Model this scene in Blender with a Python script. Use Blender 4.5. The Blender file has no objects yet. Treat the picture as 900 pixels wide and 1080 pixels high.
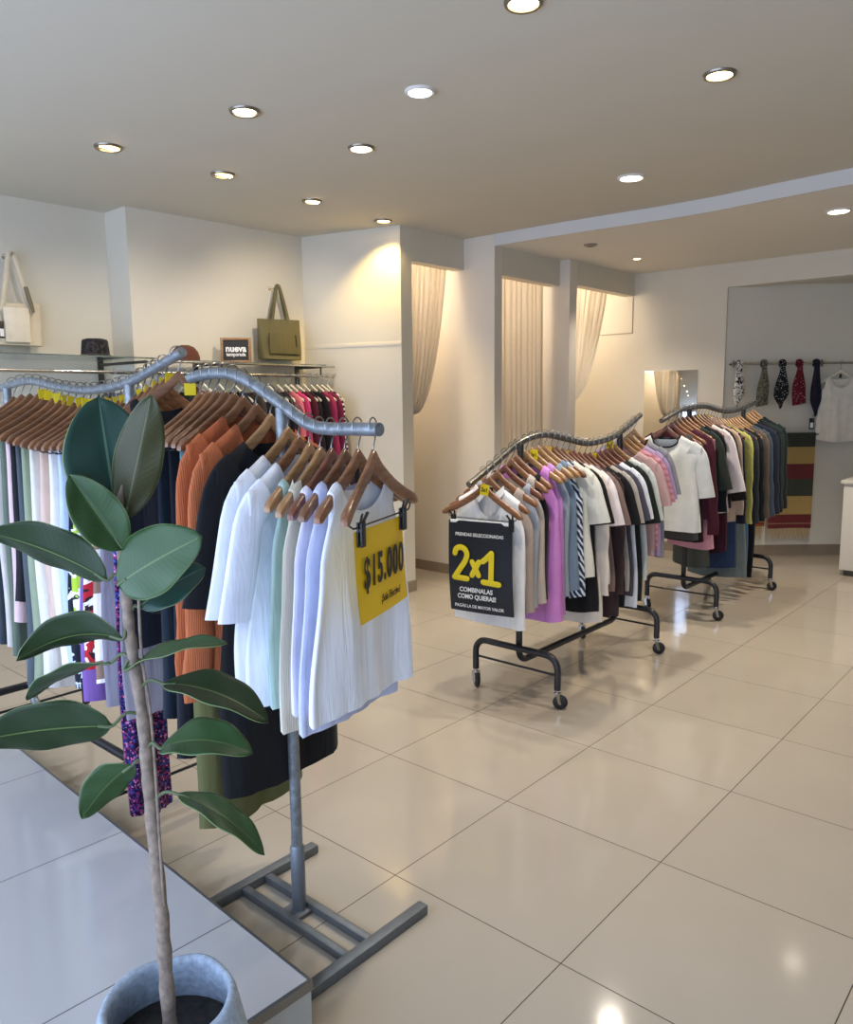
import bpy, bmesh, math, random
from mathutils import Vector, Matrix
sc = bpy.context.scene
COL = sc.collection
pi = math.pi
sin, cos = math.sin, math.cos

# ------------------------------------------------------------------ helpers
def lin(h):
    h = h.lstrip('#')
    o = []
    for i in (0, 2, 4):
        c = int(h[i:i+2], 16) / 255
        o.append(c / 12.92 if c <= .04045 else ((c + .055) / 1.055) ** 2.4)
    return (*o, 1)

class MB:
    def __init__(s):
        s.v = []; s.f = []
    def add(s, vs, fs):
        b = len(s.v); s.v += [tuple(p) for p in vs]; s.f += [tuple(b + i for i in f) for f in fs]
        return s
    def box(s, x0, x1, y0, y1, z0, z1):
        return s.add([(x0,y0,z0),(x1,y0,z0),(x1,y1,z0),(x0,y1,z0),(x0,y0,z1),(x1,y0,z1),(x1,y1,z1),(x0,y1,z1)],
              [(0,3,2,1),(4,5,6,7),(0,1,5,4),(1,2,6,5),(2,3,7,6),(3,0,4,7)])
    def bevbox(s, x0, x1, y0, y1, z0, z1, r=.005, seg=2):
        bm = bmesh.new()
        bmesh.ops.create_cube(bm, size=1)
        for v in bm.verts:
            v.co = ((x0+x1)/2+v.co.x*(x1-x0), (y0+y1)/2+v.co.y*(y1-y0), (z0+z1)/2+v.co.z*(z1-z0))
        bmesh.ops.bevel(bm, geom=bm.edges[:], offset=r, segments=seg, affect='EDGES', profile=.5)
        bm.verts.index_update()
        s.add([v.co[:] for v in bm.verts], [[v.index for v in f.verts] for f in bm.faces]); bm.free()
        return s
    def prism(s, pts, z0, z1):
        n = len(pts)
        return s.add([(x,y,z0) for x,y in pts]+[(x,y,z1) for x,y in pts],
              [tuple(reversed(range(n))), tuple(range(n,2*n))]+[(i,(i+1)%n,n+(i+1)%n,n+i) for i in range(n)])
    def tube(s, path, r, n=8, cap=True, flat=None):
        """round tube; r number or list; flat=(axis vector, factor) squashes along an axis"""
        P = [Vector(p) for p in path]; m = len(P)
        R = r if isinstance(r, (list, tuple)) else [r]*m
        t0 = (P[1]-P[0]).normalized()
        up = Vector((0,0,1)) if abs(t0.z) < .9 else Vector((1,0,0))
        a = t0.cross(up).normalized(); vs = []
        for i in range(m):
            t = (P[min(i+1,m-1)]-P[max(i-1,0)]).normalized()
            a = (a - t*a.dot(t))
            a = a.normalized() if a.length > 1e-6 else t.orthogonal().normalized()
            b = t.cross(a)
            for k in range(n):
                th = 2*pi*k/n
                o = a*cos(th)*R[i] + b*sin(th)*R[i]
                if flat is not None:
                    ax = Vector(flat[0]); o = o - ax*o.dot(ax)*(1-flat[1])
                vs.append(P[i]+o)
        fs = [(i*n+k, i*n+(k+1)%n, (i+1)*n+(k+1)%n, (i+1)*n+k) for i in range(m-1) for k in range(n)]
        if cap:
            fs += [tuple(reversed(range(n))), tuple(range((m-1)*n, m*n))]
        return s.add(vs, fs)
    def lathe(s, prof, n=32, c=(0,0,0), capb=False, capt=False):
        m = len(prof)
        vs = [(c[0]+r*cos(2*pi*k/n), c[1]+r*sin(2*pi*k/n), c[2]+z) for r, z in prof for k in range(n)]
        fs = [(i*n+k, i*n+(k+1)%n, (i+1)*n+(k+1)%n, (i+1)*n+k) for i in range(m-1) for k in range(n)]
        if capb: fs.append(tuple(reversed(range(n))))
        if capt: fs.append(tuple(range((m-1)*n, m*n)))
        return s.add(vs, fs)
    def grid(s, rows, closed=False):
        m = len(rows); n = len(rows[0])
        vs = [p for r in rows for p in r]
        k1 = n if closed else n-1
        fs = [(i*n+k, i*n+(k+1)%n, (i+1)*n+(k+1)%n, (i+1)*n+k) for i in range(m-1) for k in range(k1)]
        return s.add(vs, fs)
    def mesh(s, name, mat, smooth=True, ang=40):
        me = bpy.data.meshes.new(name)
        me.from_pydata(s.v, [], s.f)
        bm = bmesh.new(); bm.from_mesh(me)
        bmesh.ops.recalc_face_normals(bm, faces=bm.faces[:]); bm.to_mesh(me); bm.free()
        if mat: me.materials.append(mat)
        if smooth:
            me.polygons.foreach_set('use_smooth', [True]*len(me.polygons))
            if ang < 180: me.set_sharp_from_angle(angle=math.radians(ang))
        me.update()
        return me
    def build(s, name, mat, parent=None, smooth=True, ang=40):
        return link(name, s.mesh(name, mat, smooth, ang), parent)

def link(name, me, parent=None):
    o = bpy.data.objects.new(name, me); COL.objects.link(o)
    if parent: o.parent = parent
    return o
def tag(o, label, cat, group=None, kind=None):
    o['label'] = label; o['category'] = cat
    if group: o['group'] = group
    if kind: o['kind'] = kind
    return o
def thing(name, label, cat, loc=(0,0,0), rz=0, group=None):
    o = bpy.data.objects.new(name, None); COL.objects.link(o)
    o.location = loc; o.rotation_euler = (0,0,rz); o.empty_display_size = .05
    return tag(o, label, cat, group)
def struct(name, mb, mat, smooth=False):
    o = mb.build(name, mat, None, smooth); o['kind'] = 'structure'; return o
def sm(a, b, x):
    t = max(0, min(1, (x-a)/(b-a))); return t*t*(3-2*t)
def spline(pts, n):
    """Catmull-Rom through pts, n samples a span"""
    P = [Vector(p) for p in pts]; out = []
    for i in range(len(P)-1):
        p0 = P[i-1] if i else P[0]*2-P[1]; p1, p2 = P[i], P[i+1]
        p3 = P[i+2] if i+2 < len(P) else P[i+1]*2-P[i]
        for k in range(n):
            t = k/n
            out.append(.5*((2*p1)+(p2-p0)*t+(2*p0-5*p1+4*p2-p3)*t*t+(3*p1-p0-3*p2+p3)*t**3))
    out.append(P[-1]); return out
def interp(pts):
    """smooth 1-D function through (x, z) points"""
    pts = sorted(pts)
    def f(x):
        if x <= pts[0][0]: return pts[0][1]
        if x >= pts[-1][0]: return pts[-1][1]
        for i in range(len(pts)-1):
            if pts[i][0] <= x <= pts[i+1][0]:
                x1,z1 = pts[i]; x2,z2 = pts[i+1]
                m1 = (pts[i+1][1]-pts[i-1][1])/(pts[i+1][0]-pts[i-1][0]) if i else (z2-z1)/(x2-x1)
                m2 = (pts[i+2][1]-pts[i][1])/(pts[i+2][0]-pts[i][0]) if i+2 < len(pts) else (z2-z1)/(x2-x1)
                h = x2-x1; t = (x-x1)/h
                return (2*t**3-3*t*t+1)*z1+(t**3-2*t*t+t)*h*m1+(-2*t**3+3*t*t)*z2+(t**3-t*t)*h*m2
    return f

# ------------------------------------------------------------------ materials
def nodemat(name):
    m = bpy.data.materials.new(name); m.use_nodes = True
    nt = m.node_tree; b = nt.nodes['Principled BSDF']
    return m, nt, b
def N(nt, typ, **kw):
    n = nt.nodes.new(typ)
    for k, v in kw.items():
        if k in n.inputs: n.inputs[k].default_value = v
        else: setattr(n, k, v)
    return n
def plain(name, col, rough=.5, metal=0, noise=0, nscale=20, bump=0, bscale=200, spec=None, coat=0):
    m, nt, b = nodemat(name)
    c = lin(col)
    b.inputs['Base Color'].default_value = c
    b.inputs['Roughness'].default_value = rough; b.inputs['Metallic'].default_value = metal
    if spec is not None: b.inputs['Specular IOR Level'].default_value = spec
    if coat: b.inputs['Coat Weight'].default_value = coat; b.inputs['Coat Roughness'].default_value = .15
    tc = N(nt, 'ShaderNodeTexCoord')
    if noise:
        n = N(nt, 'ShaderNodeTexNoise', Scale=nscale, Detail=4)
        nt.links.new(tc.outputs['Object'], n.inputs['Vector'])
        r = N(nt, 'ShaderNodeValToRGB')
        r.color_ramp.elements[0].position = .3; r.color_ramp.elements[1].position = .7
        r.color_ramp.elements[0].color = (*[x*(1-noise) for x in c[:3]], 1)
        r.color_ramp.elements[1].color = (*[min(1, x*(1+noise)) for x in c[:3]], 1)
        nt.links.new(n.outputs['Fac'], r.inputs['Fac']); nt.links.new(r.outputs['Color'], b.inputs['Base Color'])
    if bump:
        n = N(nt, 'ShaderNodeTexNoise', Scale=bscale, Detail=3)
        nt.links.new(tc.outputs['Object'], n.inputs['Vector'])
        bp = N(nt, 'ShaderNodeBump', Strength=bump, Distance=.002)
        nt.links.new(n.outputs['Fac'], bp.inputs['Height']); nt.links.new(bp.outputs['Normal'], b.inputs['Normal'])
    return m
_fab = {}
def fabric(col, pat=None, rough=.85):
    key = (col, pat)
    if key in _fab: return _fab[key]
    m, nt, b = nodemat('fabric_%s_%s' % (col.strip('#'), pat or 'plain'))
    L = nt.links.new; c = lin(col)
    b.inputs['Roughness'].default_value = .38 if pat == 'satin' else rough
    b.inputs['Specular IOR Level'].default_value = .5 if pat == 'satin' else .2
    b.inputs['Base Color'].default_value = c
    b.inputs['Sheen Weight'].default_value = .08
    tc = N(nt, 'ShaderNodeTexCoord')
    bp = N(nt, 'ShaderNodeBump', Strength=.25, Distance=.001)
    wv = N(nt, 'ShaderNodeTexNoise', Scale=350.0, Detail=2.0)
    L(tc.outputs['Object'], wv.inputs['Vector'])
    L(wv.outputs['Fac'], bp.inputs['Height'])
    mp = N(nt, 'ShaderNodeMapping'); mp.inputs['Scale'].default_value = (22, 22, 4); L(tc.outputs['Object'], mp.inputs['Vector'])
    wr = N(nt, 'ShaderNodeTexNoise', Scale=1.0, Detail=3.0, Distortion=.8); L(mp.outputs[0], wr.inputs['Vector'])
    b2 = N(nt, 'ShaderNodeBump', Strength=.55, Distance=.012)
    L(wr.outputs['Fac'], b2.inputs['Height']); L(bp.outputs['Normal'], b2.inputs['Normal']); L(b2.outputs['Normal'], b.inputs['Normal'])
    def ramp(fac, stops, const=False):
        r = N(nt, 'ShaderNodeValToRGB')
        e = r.color_ramp.elements
        if const: r.color_ramp.interpolation = 'CONSTANT'
        while len(e) < len(stops): e.new(.5)
        for k, (p, cc) in zip(e, stops): k.position = p; k.color = lin(cc)
        L(fac, r.inputs['Fac']); L(r.outputs['Color'], b.inputs['Base Color'])
    def wave(scale, direction, dist=0):
        w = N(nt, 'ShaderNodeTexWave', Scale=scale, Distortion=dist, bands_direction=direction)
        L(tc.outputs['Object'], w.inputs['Vector']); return w.outputs['Fac']
    def vor(scale, out='Color'):
        v = N(nt, 'ShaderNodeTexVoronoi', Scale=scale)
        L(tc.outputs['Object'], v.inputs['Vector']); return v.outputs[out]
    def noi(scale, dist=0.0):
        v = N(nt, 'ShaderNodeTexNoise', Scale=scale, Detail=3.0, Distortion=dist)
        L(tc.outputs['Object'], v.inputs['Vector']); return v.outputs['Fac']
    if pat == 'knit':
        w = N(nt, 'ShaderNodeTexWave', Scale=60.0, Distortion=2.0, bands_direction='X'); w.inputs['Detail'].default_value = 2
        L(tc.outputs['Object'], w.inputs['Vector']); L(w.outputs['Fac'], bp.inputs['Height'])
        bp.inputs['Strength'].default_value = .35; bp.inputs['Distance'].default_value = .002
    elif pat == 'rib':
        w = N(nt, 'ShaderNodeTexWave', Scale=70.0, bands_direction='X')
        L(tc.outputs['Object'], w.inputs['Vector']); L(w.outputs['Fac'], bp.inputs['Height'])
        bp.inputs['Strength'].default_value = .10; bp.inputs['Distance'].default_value = .001
    elif pat == 'navyfloral': ramp(noi(9, 2.0), [(0, '#0f1626'), (.5, '#101a2c'), (.54, '#dfe6ee'), (.6, '#3c5f86'), (.64, '#11192a')], True)
    elif pat == 'redfloral': ramp(noi(10, 1.5), [(0, '#e8e4e2'), (.42, '#2a1e20'), (.47, '#b3222e'), (.56, '#e9e3de'), (.62, '#d98a2b'), (.66, '#efebe8')], True)
    elif pat == 'limefloral': ramp(noi(9, 1.0), [(0, '#eef0ea'), (.4, '#a7c639'), (.53, '#f0f0ec'), (.6, '#2d3326'), (.64, '#b9d05a')], True)
    elif pat == 'brownstripe': ramp(wave(2.2, 'Z', .4), [(0, '#efe9e4'), (.6, '#8d7466')], True)
    elif pat == 'pinkstripe': ramp(wave(9, 'Z'), [(0, '#c98f99'), (.55, '#b57682')], True)
    elif pat == 'bwstripe': ramp(wave(9, 'Z'), [(0, '#e6d8da'), (.5, '#2b1820')], True)
    elif pat == 'navypattern': ramp(wave(16, 'DIAGONAL', 5), [(0, '#c9d2dc'), (.42, '#27324a')], True)
    elif pat == 'paisley_dark': ramp(vor(70, 'Distance'), [(0, '#d9d9d4'), (.22, '#15191c')], True)
    elif pat == 'paisley_red': ramp(vor(60, 'Distance'), [(0, '#c9a9a4'), (.2, '#5d1420')], True)
    elif pat == 'paisley_white': ramp(noi(45, 1.0), [(0, '#2a2a2a'), (.46, '#d8d4cb')], True)
    elif pat == 'paisley_olive': ramp(noi(60, .5), [(0, '#4a4a3c'), (.5, '#7a7763')], True)
    elif pat == 'paisley_navy': ramp(vor(80, 'Distance'), [(0, '#5c2c3c'), (.25, '#131b2b')], True)
    elif pat == 'sequin':
        ramp(vor(170), [(0, '#1d1030'), (.35, '#3a1a4e'), (.5, '#8c2f63'), (.62, '#2c3f8c'), (.78, '#c77aa5'), (.9, '#5a2340')], True)
        b.inputs['Metallic'].default_value = .5; b.inputs['Roughness'].default_value = .3
    elif pat == 'camo': ramp(noi(28, .5), [(0, '#1b1a1c'), (.5, '#3a3639'), (.6, '#201d20')], True)
    elif pat == 'plaid':
        sep = N(nt, 'ShaderNodeSeparateXYZ'); L(tc.outputs['Object'], sep.inputs[0])
        mr = N(nt, 'ShaderNodeMapRange'); mr.inputs[1].default_value = 0; mr.inputs[2].default_value = -.95
        L(sep.outputs['Z'], mr.inputs[0])
        ramp(mr.outputs[0], [(0, '#33372f'), (.115, '#9d8350'), (.275, '#5f2a2c'), (.42, '#3a3d35'), (.585, '#a18753'), (.76, '#64292b'), (.84, '#84604a'), (.855, '#64292b'), (.92, '#a68d5e')], True)
    elif pat == 'plaidred':
        ramp(wave(7, 'Z', .3), [(0, '#7d2a20'), (.4, '#a8814a'), (.55, '#5e1c1c'), (.8, '#8d5a35')], True)
    else:
        # faint uneven dye
        n = N(nt, 'ShaderNodeTexNoise', Scale=14.0, Detail=3.0); L(tc.outputs['Object'], n.inputs['Vector'])
        r = N(nt, 'ShaderNodeValToRGB'); e = r.color_ramp.elements
        e[0].position, e[1].position = .3, .7
        e[0].color = (*[x*.93 for x in c[:3]], 1); e[1].color = (*[min(1, x*1.05) for x in c[:3]], 1)
        L(n.outputs['Fac'], r.inputs['Fac']); L(r.outputs['Color'], b.inputs['Base Color'])
    _fab[key] = m
    return m
def emit(name, col, s):
    m, nt, b = nodemat(name)
    b.inputs['Base Color'].default_value = lin(col)
    b.inputs['Emission Color'].default_value = lin(col); b.inputs['Emission Strength'].default_value = s
    return m

def tile_mat(name, base, base2, size, ox, oy, grout, rough, gw=.0032):
    m, nt, b = nodemat(name); L = nt.links.new
    tc = N(nt, 'ShaderNodeTexCoord'); sep = N(nt, 'ShaderNodeSeparateXYZ'); L(tc.outputs['Object'], sep.inputs[0])
    def M(op, a, v=None):
        n = N(nt, 'ShaderNodeMath', operation=op)
        if isinstance(a, (int, float)): n.inputs[0].default_value = a
        else: L(a, n.inputs[0])
        if v is not None:
            if isinstance(v, (int, float)): n.inputs[1].default_value = v
            else: L(v, n.inputs[1])
        return n.outputs[0]
    ds, ids = [], []
    for ax, o in (('X', ox), ('Y', oy)):
        q = M('DIVIDE', M('SUBTRACT', sep.outputs[ax], o), size)
        fr = M('FRACT', q); ids.append(M('FLOOR', q))
        ds.append(M('MINIMUM', fr, M('SUBTRACT', 1.0, fr)))
    d = M('MULTIPLY', M('MINIMUM', ds[0], ds[1]), size)
    g = M('LESS_THAN', d, gw/2)
    cid = N(nt, 'ShaderNodeCombineXYZ'); L(ids[0], cid.inputs[0]); L(ids[1], cid.inputs[1])
    wn = N(nt, 'ShaderNodeTexWhiteNoise'); L(cid.outputs[0], wn.inputs['Vector'])
    no = N(nt, 'ShaderNodeTexNoise', Scale=3.5, Detail=5.0); L(tc.outputs['Object'], no.inputs['Vector'])
    f = M('ADD', M('MULTIPLY', wn.outputs['Value'], .35), M('MULTIPLY', no.outputs['Fac'], .65))
    mx = N(nt, 'ShaderNodeMix', data_type='RGBA'); mx.inputs[6].default_value = lin(base); mx.inputs[7].default_value = lin(base2); L(f, mx.inputs[0])
    m2 = N(nt, 'ShaderNodeMix', data_type='RGBA'); L(mx.outputs[2], m2.inputs[6]); m2.inputs[7].default_value = lin(grout); L(g, m2.inputs[0])
    L(m2.outputs[2], b.inputs['Base Color'])
    rr = M('ADD', M('MULTIPLY', g, .5), rough); L(rr, b.inputs['Roughness'])
    bp = N(nt, 'ShaderNodeBump', Strength=.4, Distance=.002); L(M('SUBTRACT', 1.0, g), bp.inputs['Height']); L(bp.outputs['Normal'], b.inputs['Normal'])
    return m

M_WALL = plain('painted_plaster_wall', '#d3cdbd', .75, noise=.02, nscale=3, bump=.08, bscale=60)
M_BOOTH = plain('booth_plaster', '#dcd4c6', .75, noise=.02, nscale=3)
M_CEIL = plain('ceiling_paint', '#c6c0b0', .8, noise=.015, nscale=2)
M_CEILR = plain('ceiling_paint_brightened', '#ddd8cc', .8, noise=.015, nscale=2)  # same paint as the main ceiling, whitened to replace light missing at the rear
M_FLOOR = tile_mat('floor_tiles', '#a3998a', '#aea494', .6, 0, 0, '#3a3027', .10)
M_PLAT = tile_mat('platform_tiles', '#b2b0ad', '#bebbb7', .61, -.32, -.612, '#4f4a45', .12)
M_PLATSIDE = plain('platform_side_panel', '#b9bbb9', .4, noise=.03)
M_BASE = plain('baseboard_tile', '#8b7c6a', .35, noise=.05)
M_CHROME = plain('chrome_tube', '#b9b9b6', .22, 1)
M_RAIL = plain('scuffed_chrome_rail', '#7d7a72', .34, 1, noise=.35, nscale=60)
M_GREYTUBE = plain('grey_painted_steel', '#6f767c', .42, .35, noise=.06, nscale=30)
M_BLUETUBE = plain('blue_grey_steel', '#7b8184', .34, .4, noise=.3, nscale=60)
M_BASESTEEL = plain('dull_grey_steel', '#62676a', .5, .3, noise=.1, nscale=30)
M_BLACK = plain('black_painted_steel', '#26272a', .35, .2)
M_RUBBER = plain('black_wheel', '#141415', .45)
M_HOOK = plain('hook_wire', '#8c8f92', .3, 1)
M_BLKPLASTIC = plain('black_plastic', '#121314', .4)
M_YEL = plain('yellow_card', '#d9c012', .55)
M_SIGNY = plain('yellow_sign_card', '#e0b709', .5)
M_SIGNB = plain('black_sign_vinyl', '#14161d', .45)
M_INK = plain('black_ink', '#17120f', .5)
M_WHITEINK = plain('white_ink', '#e9e9e6', .5)
M_YELINK = plain('yellow_ink', '#e6cf1e', .5)
M_WHITEPLASTIC = plain('ivory_hanger', '#d9d2bd', .4)
M_GLASS = None
def wood(name, c1, c2):
    m, nt, b = nodemat(name); L = nt.links.new
    tc = N(nt, 'ShaderNodeTexCoord'); mp = N(nt, 'ShaderNodeMapping'); mp.inputs['Scale'].default_value = (6, 60, 60)
    L(tc.outputs['Object'], mp.inputs['Vector'])
    n = N(nt, 'ShaderNodeTexNoise', Scale=1.6, Detail=5.0, Distortion=.6); L(mp.outputs[0], n.inputs['Vector'])
    r = N(nt, 'ShaderNodeValToRGB'); e = r.color_ramp.elements
    e[0].position, e[1].position = .3, .75; e[0].color = lin(c1); e[1].color = lin(c2)
    L(n.outputs['Fac'], r.inputs['Fac']); L(r.outputs['Color'], b.inputs['Base Color'])
    b.inputs['Roughness'].default_value = .38; b.inputs['Coat Weight'].default_value = .25; b.inputs['Coat Roughness'].default_value = .25
    return m
WOODS = [wood('hanger_wood_warm', '#6c452b', '#8f623f'), wood('hanger_wood_mid', '#5f3d28', '#7e5638'), wood('hanger_wood_pale', '#85623f', '#a98053'), wood('hanger_wood_red', '#5c3224', '#7a4a34')]
def glass():
    m, nt, b = nodemat('shelf_glass')
    b.inputs['Base Color'].default_value = lin('#cfe0d8'); b.inputs['Roughness'].default_value = .05
    b.inputs['Transmission Weight'].default_value = .9; b.inputs['IOR'].default_value = 1.45
    return m
M_GLASS = glass()
M_MIRROR = plain('mirror_silver', '#e6e6e4', .02, 1)
def curtain_mat():
    m, nt, b = nodemat('sheer_curtain')
    L = nt.links.new
    b.inputs['Base Color'].default_value = lin('#f3efe6'); b.inputs['Roughness'].default_value = .9
    tr = N(nt, 'ShaderNodeBsdfTranslucent'); tr.inputs['Color'].default_value = lin('#f6f1e8')
    mx = N(nt, 'ShaderNodeMixShader'); mx.inputs[0].default_value = .55
    out = nt.nodes['Material Output']
    L(b.outputs[0], mx.inputs[1]); L(tr.outputs[0], mx.inputs[2]); L(mx.outputs[0], out.inputs['Surface'])
    return m
M_CURT = curtain_mat()

# ------------------------------------------------------------------ camera
yaw, pit, rol = 0.72196, -0.14206, -0.01093
F = 830.07
right = Vector((cos(yaw), sin(yaw), 0)); f0 = Vector((-sin(yaw), cos(yaw), 0))
fwd = f0*cos(pit)+Vector((0,0,1))*sin(pit); up = right.cross(fwd)
r2 = right*cos(rol)+up*sin(rol); u2 = -right*sin(rol)+up*cos(rol)
cam = bpy.data.cameras.new('camera'); co = bpy.data.objects.new('camera', cam); COL.objects.link(co)
CX, CY, CZ = 0.988, -1.637, 1.473
co.matrix_world = Matrix(((r2.x,u2.x,-fwd.x,CX),(r2.y,u2.y,-fwd.y,CY),(r2.z,u2.z,-fwd.z,CZ),(0,0,0,1)))
cam.sensor_fit = 'HORIZONTAL'; cam.sensor_width = 36; cam.lens = 36*F/900; cam.clip_start = .02
sc.camera = co

# ------------------------------------------------------------------ setting
ZC, ZL = 2.72, 2.635            # main ceiling, lower rear ceiling
YD = 3.43                       # line of the drop
XW = 2.6; YF = -2.6             # right wall, shop front
X1, X2, X3 = -3.04, -2.74, -2.64   # fitting-room fronts, stepping out
Y2, Y3, YR = 3.42, 4.36, 5.54      # partitions and rear wall
struct('floor', MB().box(-4.6, XW, YF-.3, 8.0, -.1, 0), M_FLOOR)
drop = [(-4.5,3.44),(-2.9,3.425),(-2.4,3.425),(-2.0,3.44),(-1.5,3.475),(-1.1,3.48),(-.78,3.44),(-.5,3.41),(-.2,3.385),(.4,3.36),(XW,3.33)]
struct('ceiling', MB().prism([(-4.6,YF-.1),(XW,YF-.1)]+[(x,y) for x,y in reversed(drop)], ZC, ZC+.12), M_CEIL)
M_DROP = plain('ceiling_step_paint', '#d2d0cc', .75)
dp = [tuple(p[:2]) for p in spline([(x,y,0) for x,y in drop], 6)]
struct('trim_1', MB().prism(dp+[(x,y+.02) for x,y in reversed(dp)], ZL-.002, ZC+.02), M_DROP)
struct('ceiling_rear', MB().prism([(x,y+.015) for x,y in dp]+[(XW,8.0),(-4.6,8.0)], ZL, ZL+.15), M_CEILR)
# left side wall with its pilaster and recess
struct('wall_left_recess', MB().box(-4.4, -4.2, YF, 1.055, 0, ZC+.05), M_WALL)
struct('wall_left', MB().prism([(-4.4,1.055),(-3.93,1.055),(-3.885,2.47),(X1,2.68),(X1,2.80),(-4.4,2.80)], 0, ZC+.05), M_WALL)
# fitting rooms
struct('wall_fitting_back', MB().box(-4.55, -4.4, 2.4, 5.7, 0, ZC+.05), M_BOOTH)
struct('wall_partition_near', MB().box(-4.4, X2, Y2, Y2+.10, 0, ZC), M_BOOTH)
struct('wall_partition_far', MB().box(-4.4, X3, Y3, Y3+.12, 0, ZL+.05), M_BOOTH)
struct('wall_header_near', MB().box(X1-.10, X1, 2.80, Y2, 2.485, ZC+.05), M_WALL)
struct('wall_header_middle', MB().box(X2-.10, X2, Y2+.10, Y3, 2.425, ZL+.05), M_WALL)
struct('wall_header_far', MB().box(X3-.10, X3, Y3+.12, YR, 2.435, ZL+.05), M_WALL)
struct('wall_rear', MB().box(-4.55, -1.74, YR, YR+.18, 0, ZL+.05), M_WALL)
struct('wall_rear_beam', MB().box(-1.74, XW, YR, YR+.16, 2.43, ZL+.05), M_WALL)
# slanted recess wall with a lower ceiling
dv = Vector((.755,.656)); nv = Vector((.656,-.755))
q0 = Vector((-1.742,YR+.02)); q1 = q0+dv*3.0
struct('wall_recess', MB().prism([tuple(q0), tuple(q1), tuple(q1-nv*.15), tuple(q0-nv*.15)], 0, 2.6), M_WALL)
struct('ceiling_recess', MB().prism([(-1.75,YR+.1),(XW,YR+.1),(XW,8.0),(.4,8.0),(-1.75,YR+.2)], 2.455, 2.56), M_CEIL)
struct('wall_right', MB().box(XW, XW+.15, YF, 8.0, 0, ZC+.05), M_WALL)
# shop front with a wide display opening
struct('wall_front', MB().box(-4.4,-4.0,YF-.15,YF,0,ZC).box(2.2,XW,YF-.15,YF,0,ZC).box(-4.0,2.2,YF-.15,YF,2.5,ZC).box(-4.0,2.2,YF-.15,YF,0,.12), M_WALL)
# baseboards
def bb(name, a, b, h=.085, d=.012, ext=0):
    a = Vector(a); b = Vector(b); t = (b-a).normalized(); n = Vector((t.y,-t.x))
    struct(name, MB().prism([tuple(a), tuple(b), tuple(b+n*d), tuple(a+n*d)], 0, h), M_BASE)
bb('baseboard_column', (-3.885,2.47), (X1,2.68)); bb('baseboard_column_end', (X1,2.668), (X1,2.80))
bb('baseboard_fitting_near', (-4.4,Y2), (X2,Y2)); bb('baseboard_fitting_middle', (-4.4,Y3), (X3,Y3))
bb('baseboard_rear', (-4.4,YR), (-1.74,YR)); bb('baseboard_recess', tuple(q0+dv*.01), tuple(q1), .1)
bb('baseboard_left', (-3.93,1.055), (-3.885,2.47))
# inspection panel high on the rear wall of the last fitting room
pt = MB()
for x0,x1,z0,z1 in ((-3.1,-2.645,2.085,2.092),(-2.652,-2.645,2.09,2.43),):
    pt.box(x0,x1,YR-.006,YR,z0,z1)
struct('trim_2', pt, plain('panel_gap', '#a49b90', .8))

rd = MB(); rr_ = []
for k_ in range(25):
    u_ = k_/24; x_ = -3.885+(X1+3.885)*u_; y_ = 2.47+.21*u_; w_ = .004*sm(.05,.5,u_)+.002
    rr_.append([(x_,y_+.01,1.905),(x_,y_-w_*.4,1.902),(x_,y_-w_,1.888),(x_,y_-w_*.6,1.872),(x_,y_+.01,1.865)])
rd.grid(rr_); struct('trim_3', rd, M_WALL, True)

# display platform by the window
P = bpy.data.objects.new('display_platform', None); COL.objects.link(P)
P.location = (-.296,-.597,0); P.rotation_euler = (0,0,math.radians(-2.3)); P['kind'] = 'structure'
MB().box(-3.7,0,-1.9,0,.0,.157).build('platform_side', M_PLATSIDE, P, False)
MB().box(-3.7,-.004,-1.9,-.004,.157,.161).build('tiled_top', M_PLAT, P, False)
tr = MB().box(-3.7,.004,-.004,.003,.139,.1635).box(-.006,.004,-1.9,-.003,.139,.1635)
tr.build('edge_trim', plain('aluminium_edge', '#8e8d8a', .35, .8), P, False)

# ------------------------------------------------------------------ hangers
HW = .212
def hz(x):                      # centre line of the wooden arms
    s = abs(x)/HW
    return -.076 - .118*(s**1.05) - .010*sin(pi*s) + .012*max(0, 1-s*6)
def hy(x):
    s = min(1, abs(x)/HW); return -.022*s*s
def hanger_meshes():
    w = MB(); rows = []
    n = 29
    for i in range(n):
        x = -HW + 2*HW*i/(n-1); s = abs(x)/HW
        h = .0195*(1-.22*s) if s < .93 else .0195*.78*(1-((s-.93)/.07)**2*.55)
        if s < .12: h *= 1-.1*(1-s/.12)
        d = .0068 + .0045*sm(.5, .95, s)
        if s > .97: d *= .75
        z = hz(x); y = hy(x)
        rows.append([(x, y+d*cx*(1.0), z+h*cz) for cx, cz in ((1,.6),(.75,.92),(0,1),(-.75,.92),(-1,.6),(-1,-.6),(-.75,-.92),(0,-1),(.75,-.92),(1,-.6))])
    w.grid(rows, True); m = 10
    w.f += [tuple(range(m)), tuple(range((n-1)*m, n*m))]
    hk = []
    for k in range(15):
        a = math.radians(-70 + 250*k/14)
        hk.append((.0215*sin(a)*1.0*0 + -.0215*cos(a)*.95 , 0, .0005+.0215*sin(a)))
    return w, None
woodmb, _ = hanger_meshes()
WOODME = [woodmb.mesh('hanger_arms', wm, ang=60) for wm in WOODS]
def hook_mesh(rail_r):
    # the hook wraps over the rail in the plane across the rail (local X-Z), rail along local Y
    R = rail_r+.0065; pts = [(0,0,-.062),(0,0,-.048),(.003,0,-.036)]
    for k in range(13):
        a = math.radians(-40 + 235*k/12)
        pts.append((R*cos(a), 0, R*sin(a)+.005))
    return MB().tube(pts, .0019, 6).mesh('hook', M_HOOK)
_hooks = {}
def bar_mesh():
    return MB().tube([(-.185,-.018,-.185),(-.18,-.02,-.205),(-.165,-.022,-.213),(.165,-.022,-.213),(.18,-.02,-.205),(.185,-.018,-.185)], .0022, 6).mesh('trouser_bar', M_BLKPLASTIC)
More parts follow.
